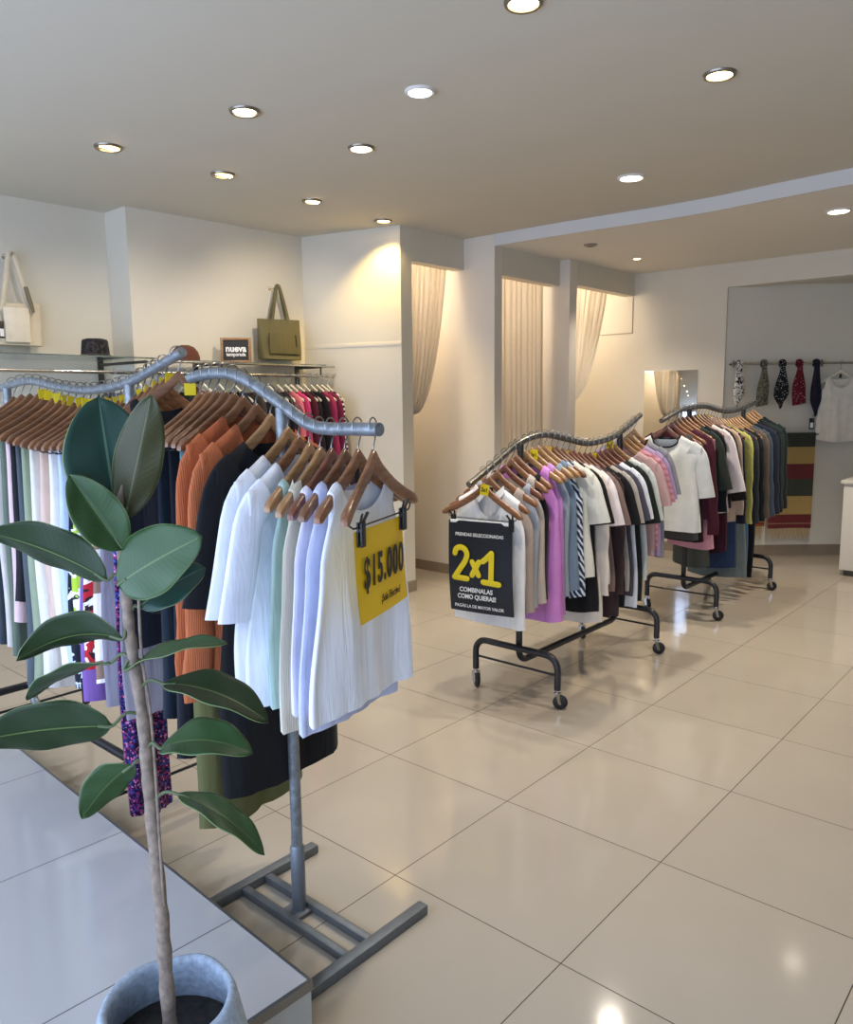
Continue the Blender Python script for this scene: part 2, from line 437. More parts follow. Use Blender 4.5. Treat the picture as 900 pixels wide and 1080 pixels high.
BARME = bar_mesh()
def clip_mesh():
    c = MB().bevbox(-.011,.011,-.016,-.010,-.045,.012,.002).bevbox(-.011,.011,-.006,-.001,-.045,.012,.002)
    c.bevbox(-.009,.009,-.012,-.003,-.012,-.002,.002)
    c.add([(-.011,-.013,.010),(-.003,-.013,.012),(-.014,-.022,.034),(-.022,-.022,.030),(-.011,-.009,.010),(-.003,-.009,.012),(-.014,-.018,.034),(-.022,-.018,.030)],[(0,1,2,3),(4,7,6,5),(0,4,5,1),(1,5,6,2),(2,6,7,3),(3,7,4,0)])
    c.add([(.003,-.013,.012),(.011,-.013,.010),(.017,-.022,.032),(.009,-.022,.035),(.003,-.009,.012),(.011,-.009,.010),(.017,-.018,.032),(.009,-.018,.035)],[(0,1,2,3),(4,7,6,5),(0,4,5,1),(1,5,6,2),(2,6,7,3),(3,7,4,0)])
    return c.mesh('clip', M_BLKPLASTIC)
CLIPME = clip_mesh()
def hanger(loc, rz, rail_r, label, group, k=0, bar=False, clips=None, turn=0):
    t = thing('clothes_hanger', label, 'hanger', loc, rz, group)
    link('wooden_arms', WOODME[k % 4], t)
    if rail_r not in _hooks: _hooks[rail_r] = hook_mesh(rail_r)
    link('hook', _hooks[rail_r], t).rotation_euler = (0,0,turn)
    if bar:
        link('trouser_bar', BARME, t)
        for cx in (clips or ()):
            c = link('clip', CLIPME, t); c.location = (cx, -.019, -.213)
    return t
def white_hanger_mesh():
    w = MB(); rows = []
    for i in range(21):
        x = -.2+.4*i/20; s = abs(x)/.2; z = -.07-.11*s-.006*sin(pi*s); y = 0
        rows.append([(x, y+.006*a, z+.010*b) for a, b in ((1,.5),(0,1),(-1,.5),(-1,-.5),(0,-1),(1,-.5))])
    w.grid(rows, True); w.f += [tuple(range(6)), tuple(range(120,126))]
    return w.mesh('hanger_arms', M_WHITEPLASTIC)
WHME = white_hanger_mesh()

# ------------------------------------------------------------------ garments
# local frame: hanger along X, -Y is the front, origin at the rail centre
SPEC = {  # half shoulder, half neck, front neck depth, back neck depth, half hem, armhole?, default length, half thickness
 'tank':  dict(ws=.145, wn=.098, nf=.105, nb=.035, wh=.205, arm=True),
 'strap': dict(ws=.150, wn=.112, nf=.15, nb=.11, wh=.185, arm=True),
 'tee':   dict(ws=.226, wn=.088, nf=.075, nb=.022, wh=.225, sl=.20, sw=.088),
 'long':  dict(ws=.224, wn=.080, nf=.07, nb=.02, wh=.22, sl=.56, sw=.075),
 'shirt': dict(ws=.224, wn=.075, nf=.05, nb=.015, wh=.225, sl=.56, sw=.072, collar=True),
 'vest':  dict(ws=.17, wn=.075, nf=.13, nb=.015, wh=.20, arm=True, collar=True),
 'cardi': dict(ws=.226, wn=.075, nf=.10, nb=.01, wh=.235, sl=.58, sw=.095, collar=False),
 'hung':  dict(ws=.17, wh=.19),
}
def hung_kind(k): return k == 'hung'
def garment(name, kind, loc, rz, length, mat, label, cat, group, seed=0, t0=.020, fold=.010, wscale=1, hem=0, detail=1, collar_mat=None, wh=None, neck_tag=False, part_name=None, slv=None, phase=None, ws=None, wn=None, nf=None, sth=.0215, xo=0):
    S = dict(SPEC[kind]); R = random.Random(seed)
    if ws: S['ws'] = ws
    if wn: S['wn'] = wn
    if nf: S['nf'] = nf
    t = thing(name, label, cat, loc, rz, group)
    if hung_kind(kind): wscale *= 1+.09*sin(seed*1.7)
    ws = S['ws']*wscale; whm = (wh or S['wh'])*wscale
    ph = [R.uniform(0, 6.28) for _ in range(8)]; fr = [R.uniform(1.2, 2.2), R.uniform(2.6, 3.8), R.uniform(4.5, 6)]
    if phase is not None:
        ph = [p_+phase for p_ in (.3,1.7,4.1,2.2,.9,3.3,5.2,1.1)]; fr = [1.6, 3.1, 5.2]
    nh = int(17*detail)|1; m = int(18*detail)
    hung = kind == 'hung'
    def topz(c, front):
        x = c*ws
        if hung: return -.195 + .004*sin(5*c+ph[0])
        z = hz(x)+.0215
        if 'wn' in S and abs(x) < S['wn']:
            d = S['nf'] if front else S['nb']
            z0 = hz(S['wn'])+.0215
            z = z0 - d*math.sqrt(max(0, 1-(x/S['wn'])**2))**.8
        return z
    zb = topz(0 if hung else 1, True)
    zt = hz(0)
    def width(z):
        if hung:
            v = (-.195-z)/length; return ws+(whm-ws)*v
        dz = -.08-z
        if S.get('arm'):
            a = sm(.10, .235, dz)
            w0 = ws - .008*sm(.02,.1,dz)*(1-a)
            w1 = .19*wscale + (whm-.19*wscale)*sm(.2, .6, dz)
            return w0*(1-a)+w1*a
        w1 = .195*wscale; a = sm(.13,.27,dz)
        return ws*(1-a)+w1*a + (whm-w1)*sm(.22, length, dz)
    zh = -.085-length if not hung else -.195-length
    def foldy(c, v, x, z):
        a = fold*sm(.05,.8,v)
        return a*(sin(fr[0]*pi*c+ph[0]+z*1.5)+.6*sin(fr[1]*pi*c+ph[1]-z*2)+.35*sin(fr[2]*pi*c+ph[2]+z))
    rows = []
    cs = [-cos(pi*i/(nh-1)) for i in range(nh)]
    cs = [.55*c+.45*(-1+2*i/(nh-1)) for i, c in enumerate(cs)]
    for j in range(m+1):
        v = max(0, (j-1)/(m-1)); v = v**1.15; row = []
        for front in (True, False):
            for i in range(nh):
                c = cs[i] if front else cs[nh-1-i]
                if not front and (i == 0 or i == nh-1): continue
                zT = topz(c, front)
                hz_ = zh + hem*c + .008*sin(3*c+ph[3]) + (-.012 if front else 0)*(1-c*c)
                z = zT+(hz_-zT)*v + (.0045 if j == 0 else -.004*(1-v))
                x = c*width(z)
                tt = (t0*(.8+.5*v))*sm(0, .16, v+.02)*math.sqrt(max(0, 1-abs(c)**3)) + .0035*(1-abs(c)**6)
                if not hung and j: tt = max(tt, .0125*(1-sm(.05,.22,v))*(1-.25*abs(c)**8))
                if not hung and not j: tt = .0004 if abs(x) > S['wn']+.003 else .0125
                y = hy(x)*(1-.6*v) + foldy(c, v, x, z) + (-tt if front else tt)
                y += (.003*sin(11*c+ph[4]+6*v)*v if front else .003*sin(10*c+ph[5]-5*v)*v)
                x += .006*sin(7*v+ph[6])*v + (.010*sin(4.2*v+seed)*v*c if hung else 0)
                row.append((x+xo, y, z))
        rows.append(row)
    b = MB(); b.grid(rows, True)
    if hung: b.f.append(tuple(range(len(rows[0]))))
    b.build(part_name or 'body', mat, t, ang=180)
    if 'sl' in S and not hung:
        L = slv or S['sl']; w0 = S['sw']; short = L < .42
        for sx in (-1, 1):
            k = MB(); rr = []; nm = 14; nr = 13 if short else 18
            yo = .006*sin((phase or 0)*3+sx); p2 = (phase if phase is not None else R.uniform(0,6.28))+sx
            a0 = math.radians(31); a1 = math.radians((80 if short else 87)+R.uniform(-2,2))
            LL = L+.068; px = ws*.68; wd0 = .050
            pz = hz(px)+.024-wd0*cos(a0); px -= 0
            ds = LL/nr
            for j in range(nr+1):
                s = j*ds
                an = a0+(a1-a0)*sm(.01, .135, s)
                if j: px += cos(an)*ds; pz -= sin(an)*ds
                v = s/LL
                wid = wd0+(w0*.60-wd0)*sm(.03,.16,s)
                wid *= (1+.16*sm(.4,1,v)) if short else (1-.20*v)
                th = .0145+((sth-.0145)*sm(.05,.2,s) if short else min(.003,sth-.0145)*sm(.05,.2,s)*(1-v))
                nx, nz = sin(an), cos(an)
                ring = []
                for q in range(nm):
                    a = 2*pi*q/nm
                    e = cos(a)*wid; ey = sin(a)*th
                    ey += .005*sin(2.2*cos(a)+p2+s*9)*sm(.1,.3,s)
                    if not short: e += .004*sin(34*s+p2)*sm(.15,.4,s)
                    ring.append((sx*(px+nx*e), hy(ws)*(1-v)+ey+yo*v, pz+nz*e))
                rr.append(ring)
            k.grid(rr, True)
            k.build('sleeve', mat, t, ang=180)
    if collar_mat is not None and 'wn' in S:
        pts = []
        for front in (True, False):
            for i in range(13):
                c = (-1+2*i/12)*(1 if front else -1)
                x = c*S['wn']; d = S['nf'] if front else S['nb']
                z = hz(S['wn'])+.0215-d*math.sqrt(max(0,1-c*c))**.8
                pts.append((x, hy(x)+(-1 if front else 1)*(.004+.012*math.sqrt(max(0,1-c*c))), z))
        pts.append(pts[0])
        MB().tube(pts, .0055, 6).build('neckband', collar_mat, t)
    if S.get('collar'):
        for sx in (-1,1):
            k = MB()
            k.add([(sx*.02,-.024,-.135),(sx*.075,-.014,-.085),(sx*.085,-.020,-.115),(sx*.045,-.031,-.165),
                   (sx*.02,-.020,-.135),(sx*.075,-.010,-.083),(sx*.085,-.016,-.113),(sx*.045,-.027,-.165)],
                  [(0,1,2,3),(7,6,5,4),(0,4,5,1),(1,5,6,2),(2,6,7,3),(3,7,4,0)])
            k.build('collar', mat, t, ang=60)
    if neck_tag:
        MB().bevbox(-.011,.011,.004,.007,hz(0)-.068,hz(0)-.032,.001).build('neck_label', M_INK, t)
    return t

def text_mesh(name, s, mat, size, parent, loc, sx=1, bold=0, align='CENTER', extrude=.0004, space=1):
    cu = bpy.data.curves.new(name, 'FONT'); cu.body = s; cu.size = size; cu.align_x = align; cu.align_y = 'CENTER'
    cu.extrude = extrude; cu.offset = bold; cu.space_character = space; cu.resolution_u = 4
    tmp = bpy.data.objects.new(name, cu); COL.objects.link(tmp)
    me = bpy.data.meshes.new_from_object(tmp.evaluated_get(bpy.context.evaluated_depsgraph_get()))
    bpy.data.objects.remove(tmp)
    for v in me.vertices:
        x, y, z = v.co; v.co = (x*sx, -z, y)
    me.materials.clear(); me.materials.append(mat); me.name = name
    o = link(name, me, parent); o.location = loc
    return o
def card_tag(loc, rz, label, text=True, w=.042, h=.05, tilt=0):
    if not text: w, h = .034, .036
    t = thing('price_tag', label, 'tag', loc, rz, 'yellow tags on the hangers')
    t.rotation_euler = (0, tilt, rz)
    MB().bevbox(-w/2,w/2,-.0006,.0006,-h,0,.0004,1).build('card', M_YEL, t)
    MB().tube([(0,0,-.004),(.002,0,.008),(0,.001,.018)], .0008, 5).build('string', M_HOOK, t)
    if text: text_mesh('lettering', '2x1', M_INK, .026, t, (0,-.0012,-h*.5), .85, .0006)
    return t

SPEC_CAT = {'tank':('tank_top','top'),'strap':('strappy_top','top'),'tee':('t_shirt','t-shirt'),'long':('long_sleeve_top','top'),'shirt':('button_shirt','shirt'),'vest':('sleeveless_shirt','shirt'),'cardi':('knit_cardigan','cardigan')}
_seed = [100]
def fill(rack, items, pos, rz0, rail_r, rackphrase, group, posts=(), base_yaw=0):
    """items: (coordinate, kind, colour, pattern, length, description, short name, options)"""
    cs_ = [it[0] for it in items]
    sg = 1 if cs_[-1] > cs_[0] else -1
    for pc in posts:             # leave room for the posts between the hangers
        for i in range(len(cs_)):
            if 0 <= (cs_[i]-pc)*sg < .036: cs_[i] = pc+sg*.036
        for i in range(len(cs_)-1, -1, -1):
            if -.036 < (cs_[i]-pc)*sg < 0: cs_[i] = pc-sg*.036
    for i in range(1, len(cs_)):
        if (cs_[i]-cs_[i-1])*sg < .042 and not any((cs_[i-1]-p_)*sg < 0 <= (cs_[i]-p_)*sg for p_ in posts): cs_[i] = cs_[i-1]+sg*.042
    for i, it in enumerate(items):
        c, kind, colr, pat, ln, desc, short = it[:7]; o = dict(it[7]) if len(it) > 7 else {}
        c = cs_[i]
        gap = min([abs(c-q) for q in cs_[max(0,i-1):i]+cs_[i+1:i+2]])
        o['sth'] = max(.0150, min(.0215, gap*.40))
        _seed[0] += 7; R = random.Random(_seed[0])
        rz = rz0 + math.radians(o.pop('yaw', base_yaw+1.5*sin(i*.9)))
        loc = pos(c)
        o['t0'] = min(o.get('t0', .020), gap*.33); o['fold'] = min(o.get('fold', .010), .012); o['phase'] = i*.22
        prv = items[i-1][6] if i else None
        label = desc
        tail = ' on the ' + rackphrase
        if prv and len((label+' beside '+prv+tail).split()) <= 16: label += ' beside '+prv
        label += tail
        nm = o.pop('name', SPEC_CAT.get(kind, ('garment','garment'))[0]); ct = o.pop('cat', SPEC_CAT.get(kind, ('','garment'))[1])
        bar = o.pop('bar', kind == 'hung'); clips = o.pop('clips', (-.1,.1) if kind == 'hung' else None)
        wk = o.pop('wood', R.choice((0,0,1,1,2,3))); tg = o.pop('tag', None)
        hanger(loc, rz, rail_r, 'wooden hanger with the %s on the %s' % (short, rackphrase), 'wooden hangers on the '+rackphrase, wk, bar, clips)
        garment(nm, kind, loc, rz, ln, fabric(colr, pat), label, ct, group, seed=_seed[0], **o)
        if tg is not None:
            v = Vector((tg[0], tg[1], tg[2])); v.rotate(Matrix.Rotation(rz,3,'Z'))
            card_tag(Vector(loc)+v, rz+math.radians(tg[3]), 'yellow promotion tag hanging by the %s on the %s' % (short, rackphrase), tg[4], tilt=tg[5] if len(tg) > 5 else (0 if tg[4] else .22*sin(i*2.3)))

# ------------------------------------------------------------------ front left single-post rack
YA = -.31
zA = interp([(-1.25,1.500),(-1.15,1.535),(-1.05,1.552),(-.93,1.552),(-.83,1.528),(-.68,1.461),(-.59,1.417),(-.53,1.404),(-.40,1.404),(-.325,1.404)])
t = thing('single_post_rack', 'grey steel single-post clothes rack with a stepped rail in front', 'clothes rack')
MB().tube([(x,YA,zA(x)) for x in [-1.115+.79*i/60 for i in range(61)]], .0165, 14).build('rail', M_BLUETUBE, t)
MB().tube([(-.69,YA,.20),(-.69,YA,1.455)], .0165, 14).build('post', M_BLUETUBE, t)
MB().lathe([(.0185,.012),(.0205,.02),(.0205,.205),(.0165,.211)], 16, (-.69,YA,0)).build('post_sleeve', M_GREYTUBE, t)
for x in (-.893,-.415):
    MB().bevbox(x-.0175,x+.0175,YA-.25,YA+.235,.0,.030,.004).build('foot', M_BASESTEEL, t)
for y in (YA-.055,YA+.03):
    MB().bevbox(-.876,-.432,y-.0125,y+.0125,.004,.027,.003).build('crossbar', M_BASESTEEL, t)
MB().bevbox(-.725,-.655,YA-.05,YA+.04,.004,.014,.002).build('mounting_plate', M_BASESTEEL, t)
G = 'clothes on the grey front rack'
H = math.radians(90)
def posA(x): return (x, YA, zA(x))
itemsA = [
 (-.400,'tank','#e3e7ee','rib',.585,'white ribbed tank top behind the yellow price sign','white ribbed tank',dict(yaw=14,wood=0,neck_tag=True,detail=1.6,t0=.02,wh=.225,nf=.085)),
 (-.448,'tank','#c3c9e4',None,.63,'pale lilac tank top with a deep armhole','lilac tank',dict(yaw=13,wood=1)),
 (-.497,'strap','#dcdcea',None,.60,'lavender white strappy top','lavender white top',dict(yaw=15,wood=3)),
 (-.540,'strap','#cfc8b4','knit',.66,'cream knitted strappy top','cream knit top',dict(yaw=15,wood=2,wscale=1.02)),
 (-.580,'strap','#a9c4bd',None,.62,'mint green strappy top','mint top',dict(yaw=15,wood=2)),
 (-.622,'tee','#e6ecf8',None,.64,'loose white t-shirt with a drooping sleeve','white loose tee',dict(yaw=11,detail=1.5,slv=.26,wood=0)),
 (-.668,'tee','#dcdfe2',None,.62,'off-white textured t-shirt','off-white tee',dict(yaw=10,detail=1.3,slv=.28,wood=2)),
 (-.738,'tee','#131417',None,.98,'long black short-sleeved dress','black dress',dict(yaw=8,slv=.30,wood=2,name='dress',cat='dress')),
 (-.800,'cardi','#b0633d','knit',.70,'rust orange knitted cardigan, the fuller one','orange cardigan',dict(yaw=8,detail=1.4,wood=1,t0=.026)),
 (-.858,'cardi','#a85c38','knit',.68,'rust orange knitted jumper','orange jumper',dict(yaw=8,detail=1.3,wood=1,t0=.024,name='knit_jumper',cat='jumper')),
 (-.900,'hung','#5b5c37',None,1.09,'olive green wide trousers reaching down low','olive trousers',dict(yaw=6,fold=.016,wood=1,name='trousers',cat='trousers',wh=.22)),
 (-.935,'hung','#b5d0de',None,.62,'pale blue denim skirt','pale denim skirt',dict(yaw=9,wood=1,name='denim_skirt',cat='skirt')),
 (-.972,'hung','#5f8a8f',None,.60,'teal green skirt','teal skirt',dict(yaw=10,wood=1,name='skirt',cat='skirt')),
 (-1.010,'hung','#10141c',None,.92,'black trousers','black trousers',dict(yaw=8,wood=0,name='trousers',cat='trousers')),
 (-1.060,'hung','#0f1a26',None,.80,'navy black skirt','navy skirt',dict(yaw=6,wood=0,name='skirt',cat='skirt')),
]
fill('A', itemsA, posA, H, .0165, 'grey front rack', G, (-.69,))
# the front hanger carries only the yellow price card
hanger((-.347,YA,zA(-.347)), H+math.radians(21), .0165, 'wooden clip hanger at the front end holding the yellow price sign', 'wooden hangers on the grey front rack', 0, True, (-.137,.112))
rz = H+math.radians(21)
v = Vector((-.016,-.020,0)); v.rotate(Matrix.Rotation(rz,3,'Z'))
s = thing('price_sign', 'yellow price card reading $15.000 clipped over the white tank top', 'sign', (-.347+v.x, YA+v.y, zA(-.347)-.222), rz)
rows = [[(-.142+.284*i/12, -.004*sin(pi*i/12)-.012*(j/6)**2+off, -.212*j/6) for i in range(13)] for off in (0,) for j in range(7)]
back = [[(x,y+.001,z) for x,y,z in r] for r in rows]
mb = MB().grid(rows).grid(back); mb.build('card', M_SIGNY, s)
text_mesh('price_lettering', '$', M_INK, .102, s, (-.099,-.0104,-.104), .68, .0022)
text_mesh('price_lettering', '15.000', M_INK, .100, s, (.022,-.0104,-.104), .64, .0031, space=1.14)
text_mesh('payment_lettering', '¡Solo Efectivo!', M_INK, .027, s, (.03,-.0142,-.178), .74, .0)

# ------------------------------------------------------------------ rolling racks
def rolling_rack(label, origin, rz, zf, y0, y1, rail_mat, post_mat):
    t = thing('rolling_clothes_rack', label, 'clothes rack', origin, rz)
    MB().tube([(0,y,zf(y)) for y in [y0+(y1-y0)*i/80 for i in range(81)]], .0155, 12).build('rail', rail_mat, t)
    for y in (0, 1.0):
        s = 1 if y == 0 else -1
        MB().tube([(0,y,zf(y)-.008),(0,y,.235)]+[(0,y+s*.06*(1-cos(a)),.235-.06*sin(a)) for a in (.3,.6,.9,1.2,1.57)], .0165, 12).build('post', post_mat, t)
    MB().tube([(0,.055,.175),(0,.945,.175)], .0165, 12).build('low_bar', M_BLACK, t)
    for y in (-.034, 1.034):
        pts = [(-.245,y,.095),(-.245,y,.19)]+[(-.245+.065*(1-cos(a)),y,.19+.065*sin(a)) for a in (.3,.6,.9,1.2,1.57)]
        pts += [(-x,yy,z) for x,yy,z in reversed(pts)]
        MB().tube(pts, .0165, 12).build('leg_frame', M_BLACK, t)
        MB().tube([(-.245,y,.165),(.245,y,.165)], .006, 8).build('brace', M_BLACK, t)
        for sx in (-1,1):
            cx = sx*.245
            a = math.radians(30 if sx > 0 else -35)
            c = MB()
            c.tube([(cx,y,.10),(cx,y,.078)], .009, 8)
            dx, dy = cos(a)*.014, sin(a)*.014
            for q in (-1,1):
                ox, oy = -sin(a)*.013*q, cos(a)*.013*q
                c.add([(cx+ox-.010,y+oy-.003,.082),(cx+ox+.010,y+oy-.003,.082),(cx+ox+.010,y+oy+.003,.082),(cx+ox-.010,y+oy+.003,.082),
                       (cx+ox+dx-.008,y+oy+dy-.003,.028),(cx+ox+dx+.008,y+oy+dy-.003,.028),(cx+ox+dx+.008,y+oy+dy+.003,.028),(cx+ox+dx-.008,y+oy+dy+.003,.028)],
                      [(0,1,2,3),(7,6,5,4),(0,4,5,1),(1,5,6,2),(2,6,7,3),(3,7,4,0)])
            c.bevbox(cx-.015,cx+.015,y-.015,y+.015,.076,.084,.002)
            k = c.build('caster', M_CHROME, t)
            w = MB(); prof = [(.012,-.009),(.030,-.010),(.0345,-.007),(.036,0),(.0345,.007),(.030,.010),(.012,.009)]
            w.lathe(prof, 24, capb=True, capt=True)
            ax = Vector((-sin(a), cos(a), 0)); e1 = Vector((cos(a), sin(a), 0)); e3 = Vector((0,0,1))
            w.v = [tuple(Vector((cx+dx,y+dy,.036))+e1*p[0]+e3*p[1]+ax*p[2]) for p in w.v]
            w.build('wheel', M_RUBBER, k)
    return t
z1 = interp([(-.40,1.095),(-.22,1.172),(-.02,1.258),(.2,1.292),(.44,1.258),(.64,1.228),(.9,1.248),(1.08,1.300),(1.25,1.368)])
z2 = interp([(-.42,1.325),(-.25,1.365),(-.1,1.392),(.25,1.404),(.5,1.375),(.65,1.362),(.85,1.368),(1.05,1.39),(1.24,1.42)])
zB = interp([(-.40,1.505),(-.1,1.535),(.22,1.562),(.5,1.532),(.70,1.518),(.85,1.523),(1.0,1.540),(1.15,1.575),(1.33,1.622)])
rolling_rack('black rolling rack in the middle with the 2x1 sign on its end', (-1.17,1.50,0), 0, z1, -.40, 1.25, M_RAIL, M_BLACK)
rolling_rack('black rolling rack farther back, near the scarves on the wall', (-1.17,3.46,0), 0, z2, -.42, 1.24, M_RAIL, M_BLACK)
XB0 = -2.48
rolling_rack('rolling clothes rack at the left behind the rubber plant', (XB0,YA,0), -H, zB, -.40, 1.33, M_BLUETUBE, M_BLUETUBE)

# middle rack
X_R = -1.17
def pos1(y): return (X_R, y, z1(y-1.5))
T = lambda dz=-.062, tx=.012, r=0, txt=True, tl=0: (tx, -.028, dz, r, txt, tl)
items1 = [
 (1.262,'vest','#e4e2de',None,.645,'white collared sleeveless shirt behind the black 2x1 sign','white shirt',dict(yaw=5,wood=0,neck_tag=True,detail=1.3)),
 (1.319,'tank','#a39488',None,.60,'taupe blouse','taupe blouse',dict(yaw=8,wood=0)),
 (1.375,'strap','#9a9ea6',None,.62,'cool grey strappy top','grey top',dict(yaw=6,wood=3)),
 (1.432,'tank','#b5a99c',None,.63,'greige tank top','greige tank',dict(wood=0)),
 (1.488,'strap','#1b1a1c',None,.64,'black strappy top','black strappy top',dict(wood=0)),
 (1.545,'tank','#c47bc0','satin',.78,'bright orchid pink satin top','orchid top',dict(yaw=4,t0=.03,wood=2,wh=.215)),
 (1.601,'tank','#b07ab4','satin',.77,'deeper mauve satin top','mauve top',dict(wood=2,t0=.026,tag=T(-.058,.03,5))),
 (1.658,'strap','#8f9aa6','knit',.70,'blue grey ribbed strappy top','blue grey top',dict(wood=2)),
 (1.714,'tank','#6d7f92','knit',.68,'denim blue knitted tank top','denim blue tank',dict(wood=2)),
 (1.771,'tank','#3b4761','navypattern',.72,'navy and white patterned tank top','navy patterned tank',dict(wood=1,tag=T(-.055,.0,0))),
 (1.827,'tee','#d5d2c4',None,.62,'cream cropped t-shirt','cream tee',dict(wood=1)),
 (1.884,'tee','#17171a',None,.80,'long black t-shirt','long black tee',dict(wood=1)),
 (1.940,'long','#d9cdbd',None,.86,'long cream blouse','long cream blouse',dict(wood=3,tag=T(-.055,.0,0))),
 (1.997,'tee','#e3d8d8',None,.66,'blush white t-shirt','blush white tee',dict(wood=3)),
 (2.053,'tee','#7c6862',None,.70,'mocha brown t-shirt','mocha tee',dict(wood=3)),
 (2.110,'long','#3a2c2c',None,.84,'dark brown blouse','dark brown blouse',dict(wood=3)),
 (2.166,'tee','#18181b',None,.80,'jet black t-shirt','jet black tee',dict(wood=3)),
 (2.223,'tee','#ada59b',None,.72,'stone beige t-shirt','stone tee',dict(wood=1,tag=T(-.055,.0,0))),
 (2.279,'tee','#4a4754',None,.76,'plum grey t-shirt','plum grey tee',dict(wood=3)),
 (2.336,'tee','#dfe2e8',None,.84,'bright white long t-shirt','bright white tee',dict(wood=3)),
 (2.392,'tee','#1e2420',None,.82,'black green loose t-shirt','black green tee',dict(wood=3,t0=.028,slv=.24)),
 (2.449,'tee','#cfd3cd',None,.72,'pale sage white t-shirt','sage white tee',dict(wood=2,t0=.026,slv=.24,tag=T(-.03,-.02,20))),
 (2.505,'tee','#bd9a97',None,.62,'dusty pink t-shirt','dusty pink tee',dict(wood=2)),
 (2.562,'tee','#c08a98','pinkstripe',.60,'rose striped t-shirt','rose striped tee',dict(wood=2)),
 (2.618,'tee','#a792b4',None,.66,'lavender t-shirt','lavender tee',dict(wood=2)),
 (2.675,'tee','#8d8c92',None,.70,'grey t-shirt with a black neckband','grey tee',dict(wood=2,collar_mat=fabric('#16161a'))),
]
fill('1', items1, pos1, 0, .0155, 'middle rolling rack', 'clothes on the middle rolling rack', (1.5,2.5))
# hanging black promotion sign on a hanger of its own
hanger((X_R,1.212,z1(-.288)), math.radians(5), .0155, 'wooden clip hanger at the near end holding the black 2x1 sign', 'wooden hangers on the middle rolling rack', 0, True, (-.150,.160))
card_tag((X_R+.03,1.182,z1(-.288)-.052), math.radians(12), 'yellow promotion tag on the hanger of the black 2x1 sign', True, tilt=.15)
s = thing('promotion_sign', 'black hanging sign with a yellow 2x1 clipped to the middle rack', 'sign', (X_R+.005,1.175,z1(-.288)-.222), math.radians(10))
W_, H_ = .325, .425
rows = [[(-W_/2+W_*i/12+.012*(j/8), -.008*sin(pi*i/12)-.014*sin(pi*j/8*.9)+.0, -H_*j/8-.014*(i/12)*(j/8)*0) for i in range(13)] for j in range(9)]
MB().grid(rows).grid([[(x,y+.0015,z) for x,y,z in r] for r in rows]).build('vinyl_sheet', M_SIGNB, s)
MB().bevbox(-W_/2+.01,W_/2-.01,-.004,.004,-.012,.002,.001).build('white_top_strip', M_WHITEINK, s)
text_mesh('heading_lettering', 'PRENDAS SELECCIONADAS', M_WHITEINK, .0214, s, (.004,-.0180,-.062), .93, .0003)
def strokes(name, paths, r, mat, parent, yo):
    m = MB()
    for p in paths:
        p = [(x*.95+.005,z) for x,z in p]
        P = spline([(x,yo,z) for x,z in p], 6) if len(p) > 2 else [Vector((p[0][0],yo,p[0][1])), Vector((p[1][0],yo,p[1][1]))]
        # rounded ends
        d0 = (P[0]-P[1]).normalized(); d1 = (P[-1]-P[-2]).normalized()
        full = [P[0]+d0*r*.98, P[0]+d0*r*.7]+P+[P[-1]+d1*r*.7, P[-1]+d1*r*.98]
        R = [r*.2, r*.72]+[r]*len(P)+[r*.72, r*.2]
        m.tube(full, R, 10, True, ((0,1,0), .12))
    return m.build(name, mat, parent)
two = [[(-.128,-.150),(-.120,-.130),(-.098,-.121),(-.074,-.129),(-.062,-.152),(-.072,-.184),(-.098,-.220),(-.129,-.262)],[(-.130,-.263),(-.062,-.266)]]
ex = [[(-.033,-.186),(.001,-.244)],[(.002,-.184),(-.034,-.246)]]
one = [[(.024,-.178),(.044,-.162),(.067,-.140)],[(.070,-.138),(.067,-.272)],[(.026,-.273),(.108,-.277)]]
strokes('offer_lettering', two+ex+one, .0138, M_YELINK, s, -.0265)
text_mesh('offer_line', 'COMBINALAS', M_WHITEINK, .03, s, (-.008,-.0262,-.318), .92, .0008)
text_mesh('offer_line', 'COMO QUIERAS!', M_WHITEINK, .03, s, (-.004,-.0262,-.350), .86, .0008)
text_mesh('condition_line', 'PAGÁS LA DE MAYOR VALOR', M_WHITEINK, .0205, s, (.006,-.0215,-.396), .93, .0003)

